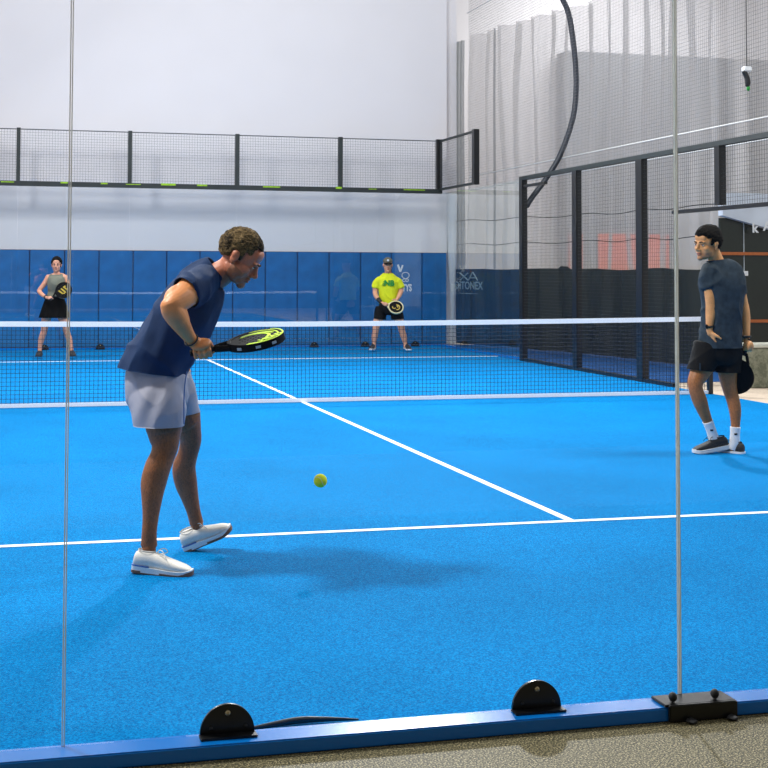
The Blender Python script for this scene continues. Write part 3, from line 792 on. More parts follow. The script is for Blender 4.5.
def racket(label, loc, axis, normal, facem, rimm, accent=None, group=None, parts=None, L=.455, holem=True):
    """padel racket: handle butt at the origin, axis along +y local, face normal +z local"""
    F = frame(axis, normal)
    t = thing('padel_racket', label, 'racket'); t.matrix_world = Matrix.Translation(V(loc)) @ F.to_4x4()
    a, b = .130, .137; cy = L-b
    def curve(splines, ext, name, m, bev=0, offz=0, parent=t):
        cu = bpy.data.curves.new('c', 'CURVE'); cu.dimensions = '2D'; cu.fill_mode = 'BOTH'; cu.extrude = ext; cu.bevel_depth = bev; cu.bevel_resolution = 2
        for pts in splines:
            sp = cu.splines.new('POLY'); sp.points.add(len(pts)-1); sp.use_cyclic_u = True
            for i, (x, y) in enumerate(pts): sp.points[i].co = (x, y, 0, 1)
        o = bpy.data.objects.new('c', cu); COL.objects.link(o); dg = bpy.context.evaluated_depsgraph_get(); dg.update()
        me = bpy.data.meshes.new_from_object(o.evaluated_get(dg)); bpy.data.objects.remove(o)
        me.transform(Matrix.Translation((0,0,offz))); return obj(name, me, m, parent)
    def outline(k, n=56):
        r = []
        for i in range(n):
            th = 2*PI*i/n; x = a*k*math.sin(th); y = b*k*math.cos(th)
            if y < 0: x *= 1-.18*(y/b)**2*(1); y *= 1.04
            r.append((x, cy+y))
        return r
    holes = []
    for i in range(-3, 4):
        for j in range(-3, 4):
            x, y = i*.026, j*.026+(.0 if i%2 == 0 else .013)
            if (x/a)**2+(y/b)**2 < .50: holes.append([(x+.0055*math.cos(q*PI/5), cy+y+.0055*math.sin(q*PI/5)) for q in range(10)])
    curve([outline(.93)]+(holes if holem else []), .0165, 'face_plate', facem)
    curve([outline(.985), outline(.88)], .017, 'rim', rimm, bev=.002)
    # bridge and handle
    bm = bmesh.new()
    for q in (-1, 1): tube(bm, [((q*.050, cy-b*.90, 0), .013, .016), ((q*.030, .150, 0), .012, .016), ((q*.012, .118, 0), .012, .016)], (1,0,0), 12, 4)
    obj('bridge', bm, rimm, t, True)
    bm = bmesh.new(); tube(bm, [((0,.004,0), .017, .0145), ((0,.012,0), .0155, .013), ((0,.07,0), .0150, .0125), ((0,.135,0), .0155, .0125)], (1,0,0), 8, 2, capk=.2)
    hd = obj('handle', bm, GRIP, t)
    bm = bmesh.new(); tube(bm, [((0,-.003,0), .019, .0165), ((0,.008,0), .019, .0165)], (1,0,0), 12, 2, capk=.2); obj('butt_cap', bm, RBLK, hd, True)
    if accent: accent(t, cy, a, b, curve, outline)
    return t

def person(label, O, rz):
    return thing('person', label, 'person', O, rz)

RZ = -0.237373
O1, O2, O3, O4 = (-2.3986, -7.4898, 0.0), (2.3334, -4.5912, 0.0), (-2.4108, 7.6373, 0.0), (3.562, 8.5586, 0.0)
def world(O, p):
    return Matrix.Translation(V(O)) @ Matrix.Rotation(RZ, 4, 'Z') @ V(p)
def wdir(d): return Matrix.Rotation(RZ, 3, 'Z') @ V(d)
def limb(pts): return [(V(p), r) for p, r in pts]
def assign(me, fn):
    for p in me.polygons: p.material_index = fn(p.center)
def add(p, x=0, y=0, z=0): return (p[0]+x, p[1]+y, p[2]+z)

# ===== the stooping man in the foreground
P1 = person('stooping man in a navy t-shirt, light grey shorts and white shoes holding out a racket', O1, RZ)
bm = bmesh.new()
up1 = (.59, -.06, .81); fw1 = (.80, -.10, -.60)
H1 = head(bm, (0.3501, -0.04, 1.5081), fw1, up1, 1.09)
tube(bm, [((0.1796, 0.0, 1.3712),.075,.07),((0.2446, -0.01, 1.4162),.066,.066),((0.2951, -0.025, 1.4511),.060,.062),((0.3252, -0.035, 1.4957),.058,.060)], (0,1,0), 22)
# torso core
tube(bm, [((-0.054, 0.0, 0.836),.145,.105),((-0.0453, -0.0, 0.9692),.155,.125),((0.0376, -0.0, 1.1277),.145,.125),((0.1206, 0.0, 1.2915),.17,.12),((0.1794, -0.0, 1.3861),.15,.08)], (0,1,0), 26)
# right (near) arm
AS, AE, AW = (0.1596, -0.16, 1.3726), (0.0522, -0.4, 1.2721), (0.1449, -0.26, 1.0977)
rt(bm, limb([((0.1656, -0.12, 1.3771),.075),((0.1332, -0.235, 1.3493),.070),((0.0994, -0.32, 1.3126),.061),((0.0644, -0.385, 1.281),.052),((0.0523, -0.4, 1.2628),.046)]), 20)
rt(bm, limb([((0.0845, -0.27, 1.3258),.052),((0.0675, -0.33, 1.3079),.056),((0.0534, -0.37, 1.2853),.045)]), 16)
rt(bm, limb([((0.0475, -0.4, 1.2767),.047),((0.0607, -0.39, 1.2439),.052),((0.0853, -0.355, 1.2008),.048),((0.1134, -0.305, 1.1471),.036),((0.1339, -0.27, 1.1124),.029),((0.1445, -0.255, 1.095),.028)]), 20)
rt(bm, limb([((0.0675, -0.37, 1.2713),.035),((0.0855, -0.36, 1.2384),.040),((0.1025, -0.34, 1.2003),.034)]), 16)
GC = (0.1859, -0.235, 1.0536); GA = V((0.5608, -0.235, 1.1195))-V((0.2074, -0.235, 1.0489)); GA.normalize()
grip_hand(bm, (0.1466, -0.252, 1.0925), GC, GA, .0175, .1, 1, 1.15, ref=(-.15,-.45,.9))
# left (far) arm, mostly behind the body
rt(bm, limb([((0.1673, 0.14, 1.3749),.07),((0.1068, 0.25, 1.2757),.058),((0.0416, 0.29, 1.171),.046)]), 18)
rt(bm, limb([((0.0416, 0.29, 1.171),.045),((0.0238, 0.27, 1.0892),.042),((0.0219, 0.2, 0.9908),.029)]), 18)
open_hand(bm, (0.0219, 0.2, 0.9908), (0,-.2,-1), (0,-1,0), (1,0,0), .6)
# right (near) leg
rt(bm, limb([((-0.0343, -0.08, 0.8434),.098),((-0.025, -0.11, 0.7687),.096),((-0.0072, -0.13, 0.6745),.088)]), 24)
tube(bm, [((-0.0073, -0.13, 0.6938),.086,.094),((-0.0032, -0.14, 0.6372),.072,.079),((0.0009, -0.15, 0.5905),.060,.066),((-0.0096, -0.16, 0.5439),.055,.060),((-0.0313, -0.175, 0.4887),.058,.063),((-0.0485, -0.185, 0.4187),.057,.062),((-0.0531, -0.2, 0.3499),.047,.051),((-0.0568, -0.21, 0.2712),.037,.040),((-0.0619, -0.22, 0.1928),.032,.036),((-0.0627, -0.22, 0.1315),.034,.040)], (0,1,0), 24)
ell(bm, (0.0323, -0.15, 0.5906), (.030,.040,.040))
rt(bm, limb([((-0.0619, -0.225, 0.1185),.033),((-0.0468, -0.228, 0.0674),.028),((0.0161, -0.235, 0.0363),.020)]), 16)
# left (far) leg
rt(bm, limb([((-0.0187, 0.08, 0.8287),.098),((0.0227, 0.12, 0.7549),.088),((0.0706, 0.15, 0.6815),.074)]), 24)
tube(bm, [((0.0705, 0.15, 0.7017),.072,.074),((0.0843, 0.17, 0.6288),.060,.062),((0.0904, 0.19, 0.5708),.052,.055),((0.0737, 0.21, 0.4971),.048,.052),((0.0544, 0.23, 0.4282),.052,.060),((0.0637, 0.245, 0.3497),.050,.058),((0.0839, 0.255, 0.2718),.040,.045),((0.1019, 0.26, 0.2048),.033,.036),((0.1174, 0.265, 0.1429),.031,.036)], (0,1,0), 24)
ell(bm, (0.109, 0.18, 0.5873), (.028,.036,.036))
rt(bm, limb([((0.12, 0.265, 0.1328),.032),((0.1406, 0.27, 0.0708),.026),((0.1865, 0.275, 0.0547),.018)]), 16)
me = bake(bm, .0036, 3)
body = obj('body', me, [SKIN1, SKIN1L, SKIN1F, STUB], P1, True)
zk = V((-0.0435, -0.0, 0.7769)).z; zn = V((0.2494, 0.0, 1.3417)).z
def reg1(c):
    if c.z < zk: return 1
    if c.z > zn and c.x > V((0.2089, 0.0, 1.4408)).x:
        l = H1[0].transposed() @ (c-H1[1])
        if l.z < -.045+.3*max(0, .03-l.y)+.012*noise.noise(c*60) and l.y > .0 and not (abs(l.x) < .02 and l.z > -.045): return 3
        return 2
    return 0
assign(me, reg1)
face_parts(H1, P1, HAIR1)
def line1(y, x):
    if y > .05: return .082-.15*x+.25*max(0, .03-abs(x-.04))
    if y > .022: return .040
    if y > .004: return -.006
    if y > -.03: return .016
    return -.02-.5*max(0, -.03-y)
hair(H1, P1, HAIR1, line1, .005, .0055, .004, .003, sc=60)
# bracelet
bm = bmesh.new(); c = V((0.1347, -0.268, 1.1075)); ax = (V((0.1445, -0.255, 1.095))-V((0.1134, -0.305, 1.1471))).normalized(); F = frame(ax, (0,-1,.3))
pr = None
for i in range(33):
    a = 2*PI*i/32; q = c+F@V((math.cos(a)*.034, 0, math.sin(a)*.034))
    if pr: bar(bm, pr, q, .0038, 6)
    pr = q
obj('wristband', bm, BLACKM, P1, True)
# t-shirt
bm = bmesh.new()
tube(bm, [((-0.1039, -0.0, 0.8752),.195,.168),((-0.0798, -0.0, 0.9444),.192,.166),((-0.031, -0.0, 1.0335),.180,.158),((0.0325, 0.0, 1.1376),.175,.150),((0.0863, -0.0, 1.2369),.195,.150),((0.1303, -0.0, 1.3114),.200,.142),((0.1646, 0.0, 1.3711),.185,.122),((0.1942, -0.0, 1.411),.145,.090),((0.2342, -0.005, 1.4335),.085,.076),((0.2543, -0.01, 1.446),.078,.074)], (0,1,0), 34, 5, True, .1)
tube(bm, [((0.1766, -0.08, 1.3866),.085,.085),((0.1509, -0.17, 1.363),.086,.088),((0.1247, -0.245, 1.3422),.080,.084),((0.1037, -0.295, 1.3263),.078,.083)], (0,0,1), 24, 5, True, .1)
tube(bm, [((0.1725, 0.08, 1.3804),.085,.085),((0.1326, 0.19, 1.3232),.082,.085),((0.0896, 0.27, 1.2545),.072,.076)], (0,0,1), 24, 5, True, .1)
me = bake(bm, .0065, 4)
s_ax = V((0.1303, -0.0, 1.3114))-V((-0.031, -0.0, 1.0335)); s_ax.normalize()
def fold1(co):
    d = co-V((0.0965, -0.2, 1.2958)); u = d.dot(s_ax); w = co.x*s_ax.z-co.z*s_ax.x
    return .004*math.sin(w*70+co.z*14)*max(0, 1-abs(u+.25)*4)+.004*math.sin(u*85+w*25)*max(0, 1-abs(w-.1)*5)*(1 if u < 0 else .4)
wrinkle(me, .007, 8, (1,1,.6), 3, fold1)
wd = V((0.1177, -0.27, 1.3402))-V((0.1766, -0.08, 1.3866))
me = opened(me, [(V((-0.0822, 0.0, 0.9394)), V((-.13,0,-.99)), .30), (V((0.1145, -0.285, 1.3356)), V((-.62,-.65,-.45)), .115), (V((0.2468, -0.008, 1.436)), V((.78,-.05,.62)), .115)], .004)
obj('t_shirt', me, NAVY, P1, True)
# shorts
bm = bmesh.new()
tube(bm, [((-0.0653, 0.0, 0.9839),.165,.140),((-0.0644, -0.0, 0.8951),.180,.156),((-0.0537, -0.02, 0.8083),.185,.150)], (0,1,0), 30, 5)
tube(bm, [((-0.0516, -0.06, 0.861),.115,.125),((-0.046, -0.1, 0.7967),.126,.134),((-0.0381, -0.12, 0.7408),.128,.130),((-0.0315, -0.13, 0.6888),.126,.122),((-0.0298, -0.13, 0.6599),.126,.122)], (0,1,0), 28, 5, True, .1)
tube(bm, [((-0.0119, 0.06, 0.8903),.12,.12),((0.0104, 0.09, 0.8129),.118,.112),((0.0367, 0.13, 0.759),.108,.098),((0.0501, 0.15, 0.7167),.104,.092),((0.0549, 0.155, 0.6859),.104,.092)], (0,1,0), 26, 5, True, .1)
me = bake(bm, .0065, 4)
def fold2(co):
    return .0045*math.sin(co.x*60-co.z*22)*max(0, 1-abs(co.z-.78)*5)+.004*math.sin(co.x*85+co.z*9)*max(0, .72-co.z)*6*.5
wrinkle(me, .004, 10, (1,1,.5), 8, fold2)
me = opened(me, [(V((-0.0315, -0.13, 0.6864)), V((0,0,-1)), .19), (V((0.0527, 0.15, 0.7117)), V((.12,0,-1)), .135)], .004)
sh = obj('shorts', me, GREY, P1, True)
bm = bmesh.new(); rt(bm, [((0.103, -0.14, 0.946),.003),((0.0969, -0.17, 0.8955),.003),((0.0948, -0.19, 0.8158),.003),((0.0958, -0.19, 0.7012),.003)], 6); obj('side_piping', bm, BLUEST, sh, True)
shoe(P1, (-0.1297, -0.225, 0.01), (0.1391, -0.275, -0.0078), (0,0,1), .285, SHOEW, SOLEW, GUM, SHOEW, BLUEST)
shoe(P1, (0.0663, 0.275, -0.0043), (0.2846, 0.265, 0.0928), (-.30,-.12,1), .262, SHOEW, SOLEW, GUM, SHOEW, BLUEST)
# his racket
def acc1(t, cy, a, b, curve, outline):
    # lime rings and letters near the tip
    def arc(r0, r1, a0, a1, sx=1, sy=1, oy=0, n=24):
        o = [(r1*sx*math.sin(a0+(a1-a0)*i/n), cy+oy+r1*sy*math.cos(a0+(a1-a0)*i/n)) for i in range(n+1)]
        i_ = [(r0*sx*math.sin(a1-(a1-a0)*i/n), cy+oy+r0*sy*math.cos(a1-(a1-a0)*i/n)) for i in range(n+1)]
        return o+i_
    g = curve([arc(.104,.112,-1.9,1.9)], .0008, 'lime_ring', RLIME, 0, .0175)
    curve([arc(.058,.072,-2.6,.6,.9,1.15,-.01)], .0008, 'lime_swirl', RLIME, 0, .0175)
    curve([arc(.075,.088,-2.4,-.4,.9,1.1,.0)], .0008, 'lime_swirl', RLIME, 0, .0175)
    curve([arc(.121,.1285,-1.0,1.9,1,1.05)], .0008, 'lime_rim_band', RLIME, 0, .0193)
    text('rim_lettering', 'HEAD', .050, RLIME, Matrix.Translation((.060, cy+.074, .0205)) @ Matrix.Rotation(2.2, 4, 'Z'), t, .0006, .002)
    for th in (-.9, -1.5, -2.2): obj('edge_mark', box(bmesh.new(), -.012, .012, -.001, .003, -.006, .006), RGREY, t).matrix_local = Matrix.Translation((-a*math.sin(-th)*.99 if False else a*math.sin(-th)*1.0, cy+b*math.cos(th), 0)) @ Matrix.Rotation(th, 4, 'Z')
gw = world(O1, GC); ga = wdir(GA)
nrm = wdir((-.15,-.20,.96))
racket('black and lime padel racket held out flat by the stooping man', gw-ga*.055, ga, nrm, RBLK, RBLK, acc1)

# ===== the player on the right, seen from behind
P2 = person('man in a slate t-shirt, black shorts and white socks, turned away, looking left', O2, RZ)
bm = bmesh.new()
H2 = head(bm, (-0.0721, -0.02, 1.6727), (-.86,-.50,-.10), (.05,-.06,1), 1.10, .95)
tube(bm, [((0.0242, 0.0, 1.4774),.07,.065),((0.0008, 0.0, 1.5413),.056,.058),((-0.0336, -0.01, 1.613),.054,.058)], (0,1,0), 20)
tube(bm, [((0.018, 0.0, 0.8073),.14,.115),((0.0272, -0.0, 0.9427),.135,.11),((0.0447, 0.0, 1.1021),.135,.105),((0.0466, 0.0, 1.3016),.165,.11),((0.0399, -0.0, 1.4374),.155,.085),((0.0243, 0.0, 1.4854),.09,.07)], (1,0,0), 24)
rt(bm, limb([((-0.0622, -0.02, 1.437),.062),((-0.069, -0.04, 1.3495),.052),((-0.0639, -0.06, 1.2544),.046),((-0.0637, -0.07, 1.1753),.041)]), 18)
rt(bm, limb([((-0.0636, -0.07, 1.1832),.042),((-0.0657, -0.075, 1.12),.043),((-0.0787, -0.09, 1.0572),.034),((-0.0863, -0.1, 0.9944),.026)]), 18)
open_hand(bm, (-0.0863, -0.1, 0.9865), (.26,-.05,-1), (.8,.3,.1), (-.5,-.8,0), .5, 1.0)
rt(bm, limb([((0.1615, 0.03, 1.4299),.062),((0.202, 0.06, 1.3014),.052),((0.2329, 0.06, 1.1731),.044)]), 18)
rt(bm, limb([((0.233, 0.06, 1.1811),.044),((0.2417, 0.04, 1.1016),.041),((0.2389, 0.01, 1.0148),.033),((0.2321, -0.02, 0.9206),.026)]), 18)
GC2 = (0.2321, -0.03, 0.8576); GA2 = V((-.05,.10,-1)).normalized()
grip_hand(bm, (0.232, -0.02, 0.9127), GC2, GA2, .0155, .0, 1, .95, ref=(.5,-.75,.2))
# legs
tube(bm, [((-0.0728, -0.01, 0.8076),.098,.105),((-0.1195, -0.03, 0.7055),.086,.092),((-0.1564, -0.045, 0.6353),.072,.076),((-0.189, -0.06, 0.5732),.058,.062),((-0.1856, -0.06, 0.5101),.052,.056),((-0.1527, -0.04, 0.4294),.056,.058),((-0.1129, -0.01, 0.3395),.048,.048),((-0.0689, 0.02, 0.2492),.036,.038),((-0.0317, 0.04, 0.1596),.031,.034),((-0.0132, 0.05, 0.1029),.033,.038)], (0,1,0), 22)
tube(bm, [((0.0881, 0.02, 0.8064),.098,.10),((0.0902, 0.03, 0.6941),.082,.084),((0.0973, 0.03, 0.5986),.068,.070),((0.1123, 0.03, 0.5031),.055,.056),((0.1355, 0.03, 0.4237),.052,.052),((0.1507, 0.03, 0.3442),.050,.048),((0.1538, 0.03, 0.2489),.036,.038),((0.1489, 0.03, 0.1537),.031,.033),((0.1441, 0.03, 0.0744),.033,.036)], (0,1,0), 22)
rt(bm, limb([((-0.0133, 0.05, 0.0949),.030),((-0.0406, 0.04, 0.0564),.024)]), 14)
rt(bm, limb([((0.144, 0.03, 0.0664),.030),((0.1269, 0.04, 0.0333),.024)]), 14)
me = bake(bm, .006, 3)
obj('body', me, [SKIN2, SKIN2L, STUB2], P2, True)
z2 = V((-0.0149, -0.0, 0.7038)).z
def reg2(c):
    if c.z < z2: return 1
    l = H2[0].transposed() @ (c-H2[1])
    return 2 if (-.13 < l.z < -.062 and l.y > .02 and (c-H2[1]).length < .16) else 0
assign(me, reg2)
face_parts(H2, P2, HAIR2)
def line2(y, x):
    if y > .06: return .060
    if y > .035: return .046
    if y > .012: return -.005
    if y > -.02: return .004
    return -.03-.55*max(0, -.02-y)
hair(H2, P2, HAIR2, line2, .009, .0055, .010, .016, seed=6, sc=42)
bm = bmesh.new()
tube(bm, [((0.026, -0.0, 0.8074),.178,.145),((0.0265, 0.0, 0.863),.176,.145),((0.036, -0.0, 1.0223),.160,.135),((0.0455, 0.0, 1.1819),.165,.130),((0.0466, 0.0, 1.3016),.180,.130),((0.0474, 0.0, 1.3895),.182,.118),((0.0401, 0.0, 1.4614),.150,.092),((0.0205, -0.0, 1.5094),.090,.074),((0.0088, 0.0, 1.5373),.074,.066),((0.001, -0.0, 1.5573),.070,.064)], (1,0,.0), 32, 5, True, .1)
tube(bm, [((-0.024, 0.0, 1.4532),.085,.080),((-0.0624, -0.02, 1.4131),.078,.078),((-0.0713, -0.035, 1.3653),.070,.072),((-0.0684, -0.05, 1.3098),.064,.066)], (0,1,0), 22, 5, True, .1)
tube(bm, [((0.1232, 0.01, 1.4458),.084,.080),((0.1628, 0.035, 1.3978),.078,.078),((0.1847, 0.055, 1.3416),.070,.070),((0.2073, 0.065, 1.2692),.062,.064)], (0,1,0), 22, 5, True, .1)
me = bake(bm, .0075, 4)
wrinkle(me, .006, 7, (1,1,.4), 5, lambda co: .003*math.sin(co.x*55+co.z*20)*max(0, 1.25-co.z)*2)
me = opened(me, [(V((0.0263, 0.0, 0.8432)), V((0,0,-1)), .25), (V((0.0056, -0.0, 1.5429)), V((-.12,0,1)), .09)], .004)
obj('t_shirt', me, SLATE, P2, True)
bm = bmesh.new()
tube(bm, [((0.0272, 0.0, 0.9347),.150,.120),((0.0183, -0.0, 0.8391),.170,.135),((0.0017, -0.0, 0.7754),.165,.13)], (1,0,0), 28)
tube(bm, [((-0.0646, -0.01, 0.8394),.115,.125),((-0.1112, -0.03, 0.7452),.108,.112),((-0.1521, -0.045, 0.6669),.102,.094),((-0.1563, -0.045, 0.6432),.102,.094)], (0,1,0), 24, 5, True, .1)
tube(bm, [((0.0964, 0.02, 0.8383),.115,.115),((0.0906, 0.03, 0.742),.110,.108),((0.0858, 0.03, 0.6543),.106,.106),((0.0855, 0.03, 0.6224),.106,.106)], (0,1,0), 24, 5, True, .1)
me = bake(bm, .0075, 4); wrinkle(me, .005, 8, (1,1,.5), 11)
me = opened(me, [(V((-0.1537, -0.045, 0.6669)), V((-.1,0,-1)), .14), (V((0.0857, 0.03, 0.6463)), V((0,0,-1)), .14)], .004)
sh = obj('shorts', me, BLK, P2, True)
bm = bmesh.new(); box(bm, -.006, .006, -.001, .001, -.03, .03); bmesh.ops.transform(bm, matrix=Matrix.Translation(V((-0.1801, -0.155, 0.6986))), verts=bm.verts); obj('hem_tab', bm, SLATE, sh)
for pts, nm in (([((-0.0726, 0.018, 0.2573),.042,.042),((-0.041, 0.035, 0.184),.037,.039),((-0.0133, 0.05, 0.0949),.039,.043),((-0.0326, 0.04, 0.0564),.038,.04)], 1), ([((0.1518, 0.03, 0.2092),.041,.041),((0.1489, 0.03, 0.1537),.037,.038),((0.1441, 0.03, 0.0744),.039,.041),((0.1349, 0.04, 0.0333),.036,.04)], 2)):
    bm = bmesh.new(); tube(bm, pts, (0,1,0), 20, 5, True, .1); so = obj('sock', bm, SOCK, P2, True)
    c = V(pts[1][0]); c = add(c, -.006, -.0385, .0)
    bm = bmesh.new(); box(bm, c[0]-.012, c[0]+.012, c[1]-.002, c[1]+.002, c[2]-.004, c[2]+.010, bev=.001); obj('sock_emblem', bm, BLACKM, so)
shoe(P2, (0.0933, 0.06, 0.0344), (-0.234, -0.02, -0.0073), (.14,0,1), .30, SHOEB, SOLEW, SOLEW, SHOEB, None)
shoe(P2, (0.1996, -0.005, -0.0156), (0.0535, 0.14, -0.0086), (0,0,1), .27, SHOEB, SOLEW, SOLEW, SHOEB, None)
bm = bmesh.new(); c = V((-0.0847, -0.098, 1.014)); pr = None
for i in range(25):
    a = 2*PI*i/24; q = c+V((math.cos(a)*.031, math.sin(a)*.031, .004*math.cos(a)))
    if pr: bar(bm, pr, q, .008, 6)
    pr = q
w = obj('watch_strap', bm, BLACKM, P2, True)
bm = bmesh.new(); box(bm, c[0]-.040, c[0]-.022, c[1]-.030, c[1]-.002, c[2]-.017, c[2]+.017, bev=.004); obj('watch_face', bm, BLACK, w)
bm = bmesh.new(); c = V((0.2321, -0.018, 0.9324)); pr = None
for i in range(25):
    a = 2*PI*i/24; q = c+V((math.cos(a)*.031, math.sin(a)*.031, 0))
    if pr: bar(bm, pr, q, .010, 6)
    pr = q
obj('wristband', bm, BLACKM, P2, True)
def accb(t, cy, a, b, curve, outline):
    text('face_lettering', 'W', .09, RGREY, Matrix.Translation((0, cy, -.0172)) @ Matrix.Rotation(PI, 4, 'Y'), t, .0005)
ga = V((-.26,.20,-1)).normalized()
racket('black padel racket hanging from the right hand of the man in black shorts', world(O2, GC2)-wdir(ga)*.055, wdir(ga), wdir((.25,1,.13)), RBLK, RBLK, holem=False)

# ===== the woman at the far left
P3 = person('woman in a grey sleeveless top and black skirt holding a racket across her waist', O3, RZ)
bm = bmesh.new()
H3 = head(bm, (0.0288, -0.02, 1.5328), (.10,-1,-.04), (0,-.04,1), 1.0, .92)
tube(bm, [((0.0271, 0.0, 1.3472),.055,.05),((0.0261, 0.0, 1.4286),.046,.046),((0.0252, -0.0, 1.4938),.046,.048)], (1,0,0), 18)
tube(bm, [((-0.013, 0.02, 0.8583),.165,.13),((0.0039, 0.01, 0.9725),.140,.11),((0.021, -0.0, 1.0704),.118,.095),((0.0272, 0.0, 1.2169),.140,.105),((0.0292, -0.0, 1.3146),.160,.09),((0.0269, -0.0, 1.3634),.135,.06)], (1,0,0), 24)
for s_ in (-1, 1): ell(bm, add((0.0375, -0.06, 1.2337), s_*.058), (.055,.055,.052))
rt(bm, limb([((-0.1047, -0.0, 1.3303),.048),((-0.1584, -0.01, 1.2325),.043),((-0.2362, -0.02, 1.1266),.037),((-0.2521, -0.02, 1.094),.035)]), 16)
rt(bm, limb([((-0.2522, -0.02, 1.1021),.036),((-0.1958, -0.09, 1.0548),.034),((-0.0929, -0.19, 0.9989),.024)]), 16)
GC3 = (-0.0219, -0.22, 0.9804); GA3 = (V((0.1661, -0.2, 1.1065))-V((-0.0139, -0.22, 0.9853))).normalized()
grip_hand(bm, (-0.0838, -0.195, 0.9958), GC3, GA3, .015, .2, -1, .85, ref=(-.5,-.7,.4))
rt(bm, limb([((0.1594, 0.0, 1.3314),.048),((0.2065, 0.0, 1.2176),.042),((0.2404, -0.0, 1.112),.036)]), 16)
rt(bm, limb([((0.2404, -0.0, 1.112),.036),((0.244, -0.1, 1.0729),.032),((0.2252, -0.17, 1.074),.024)]), 16)
open_hand(bm, (0.2252, -0.17, 1.074), (-.8,-.2,.15), (0,1,0), (0,0,1), .3, .85)
for pts in ([((-0.0899, -0.0, 0.826),.10),((-0.1284, -0.0, 0.6634),.082),((-0.1471, -0.02, 0.5504),.062),((-0.1642, -0.01, 0.4526),.053),((-0.2053, 0.0, 0.3222),.050),((-0.2279, 0.0, 0.1924),.034),((-0.2348, -0.0, 0.1032),.034)], [((0.0974, -0.0, 0.8268),.10),((0.1402, -0.0, 0.6645),.082),((0.1863, -0.02, 0.5518),.062),((0.2018, -0.01, 0.4541),.053),((0.2422, -0.0, 0.324),.050),((0.2764, -0.0, 0.1945),.034),((0.2855, 0.0, 0.1134),.034)]):
    rt(bm, limb(pts), 18)
me = bake(bm, .0065, 3)
obj('body', me, SKIN3, P3, True)
face_parts(H3, P3, HAIR2)
def line3(y, x):
    if y > .06: return .070-.5*max(0,x-.02)
    if y > .03: return .035
    if y > .0: return .0
    return -.05
hair(H3, P3, HAIR2, line3, .012, .003, .006, .002, seed=2)
bm = bmesh.new(); F, C, s = H3
rt(bm, [(C+F@V((0,-.115,.02)), .026), (C+F@V((-.01,-.135,-.03)), .028), (C+F@V((-.02,-.12,-.10)), .024), (C+F@V((-.02,-.105,-.16)), .010)], 12); obj('ponytail', bm, HAIR2, P3, True)
bm = bmesh.new()
tube(bm, [((0.0094, -0.0, 0.9565),.158,.128),((0.0151, -0.0, 1.0216),.140,.115),((0.0208, 0.0, 1.0867),.130,.108),((0.0278, -0.01, 1.2007),.148,.128),((0.0302, -0.01, 1.2658),.150,.125),((0.0291, -0.0, 1.3227),.148,.100),((0.0286, -0.0, 1.3634),.128,.076),((0.0282, 0.0, 1.3895),.080,.068)], (1,0,0), 30, 5, True, .1)
for s_ in (-1, 1): ell(bm, add((0.0379, -0.062, 1.2337), s_*.058), (.062,.062,.058))
me = bake(bm, .0075, 4); wrinkle(me, .003, 10)
me = opened(me, [(V((0.0092, -0.0, 0.9727)), V((0,0,-1)), .22), (V((0.0284, 0.0, 1.3797)), V((0,-.15,1)), .09)], .004)
obj('sleeveless_top', me, OLIVE, P3, True)
bm = bmesh.new(); rings = []
for j in range(15):
    f = j/14; c = V((0.0024, -0.0, 0.9971)).lerp(V((-0.0015, -0.0, 0.672)), f); c2 = []
    for i in range(64):
        a = 2*PI*i/64; fl = 1+.06*f*math.sin(a*9+1); c2.append(bm.verts.new(c+V((math.cos(a)*(.145+.10*f**.8)*fl, math.sin(a)*(.125+.075*f**.8)*fl, 0))))
    rings.append(c2)
for a, b in zip(rings, rings[1:]):
    for i in range(64): bm.faces.new([a[i], a[(i+1)%64], b[(i+1)%64], b[i]])
bmesh.ops.solidify(bm, geom=list(bm.faces), thickness=.004)
obj('skirt', bm, BLK, P3, True)
shoe(P3, (-0.2351, 0.08, 0.0527), (-0.2268, -0.13, 0.0324), (0,0,1), .25, SHOEB, SHOEB, SHOEB, SHOEB, None, fancy=False)
shoe(P3, (0.2545, 0.08, 0.0628), (0.3349, -0.11, 0.0398), (0,0,1), .25, SHOEB, SHOEB, SHOEB, SHOEB, None, fancy=False)
bm = bmesh.new(); c = V((-0.1064, -0.18, 1.0051)); pr = None; F = frame((.6,-.7,-.3), (0,0,1))
for i in range(21):
    a = 2*PI*i/20; q = c+F@V((math.cos(a)*.029, 0, math.sin(a)*.029))
    if pr: bar(bm, pr, q, .009, 6)
    pr = q
obj('wristband', bm, BLACKM, P3, True)
def acc3(t, cy, a, b, curve, outline):
    # slanted gold bars as on the face of her racket
    for dy, w in ((.05,.075),(.0,.085),(-.05,.075)):
        y = cy+dy; curve([[(-w*.5,y-.030),(w*.62,y+.000),(w*.62,y+.024),(-w*.5,y-.006)]], .0006, 'gold_bar', RGOLD, 0, .0172)
    curve([[(-.05,cy+.02),(-.03,cy+.02),(-.03,cy+.07),(-.05,cy+.06)]], .0006, 'gold_bar', RGOLD, 0, .0172)
    curve([[(.04,cy-.03),(.058,cy-.03),(.058,cy+.02),(.04,cy+.01)]], .0006, 'gold_bar', RGOLD, 0, .0172)
racket('black padel racket with gold slanted mark held by the woman', world(O3, GC3)-wdir(GA3)*.055, wdir(GA3), wdir((.15,-1,.25)), RBLK, RBLK, acc3, L=.44)

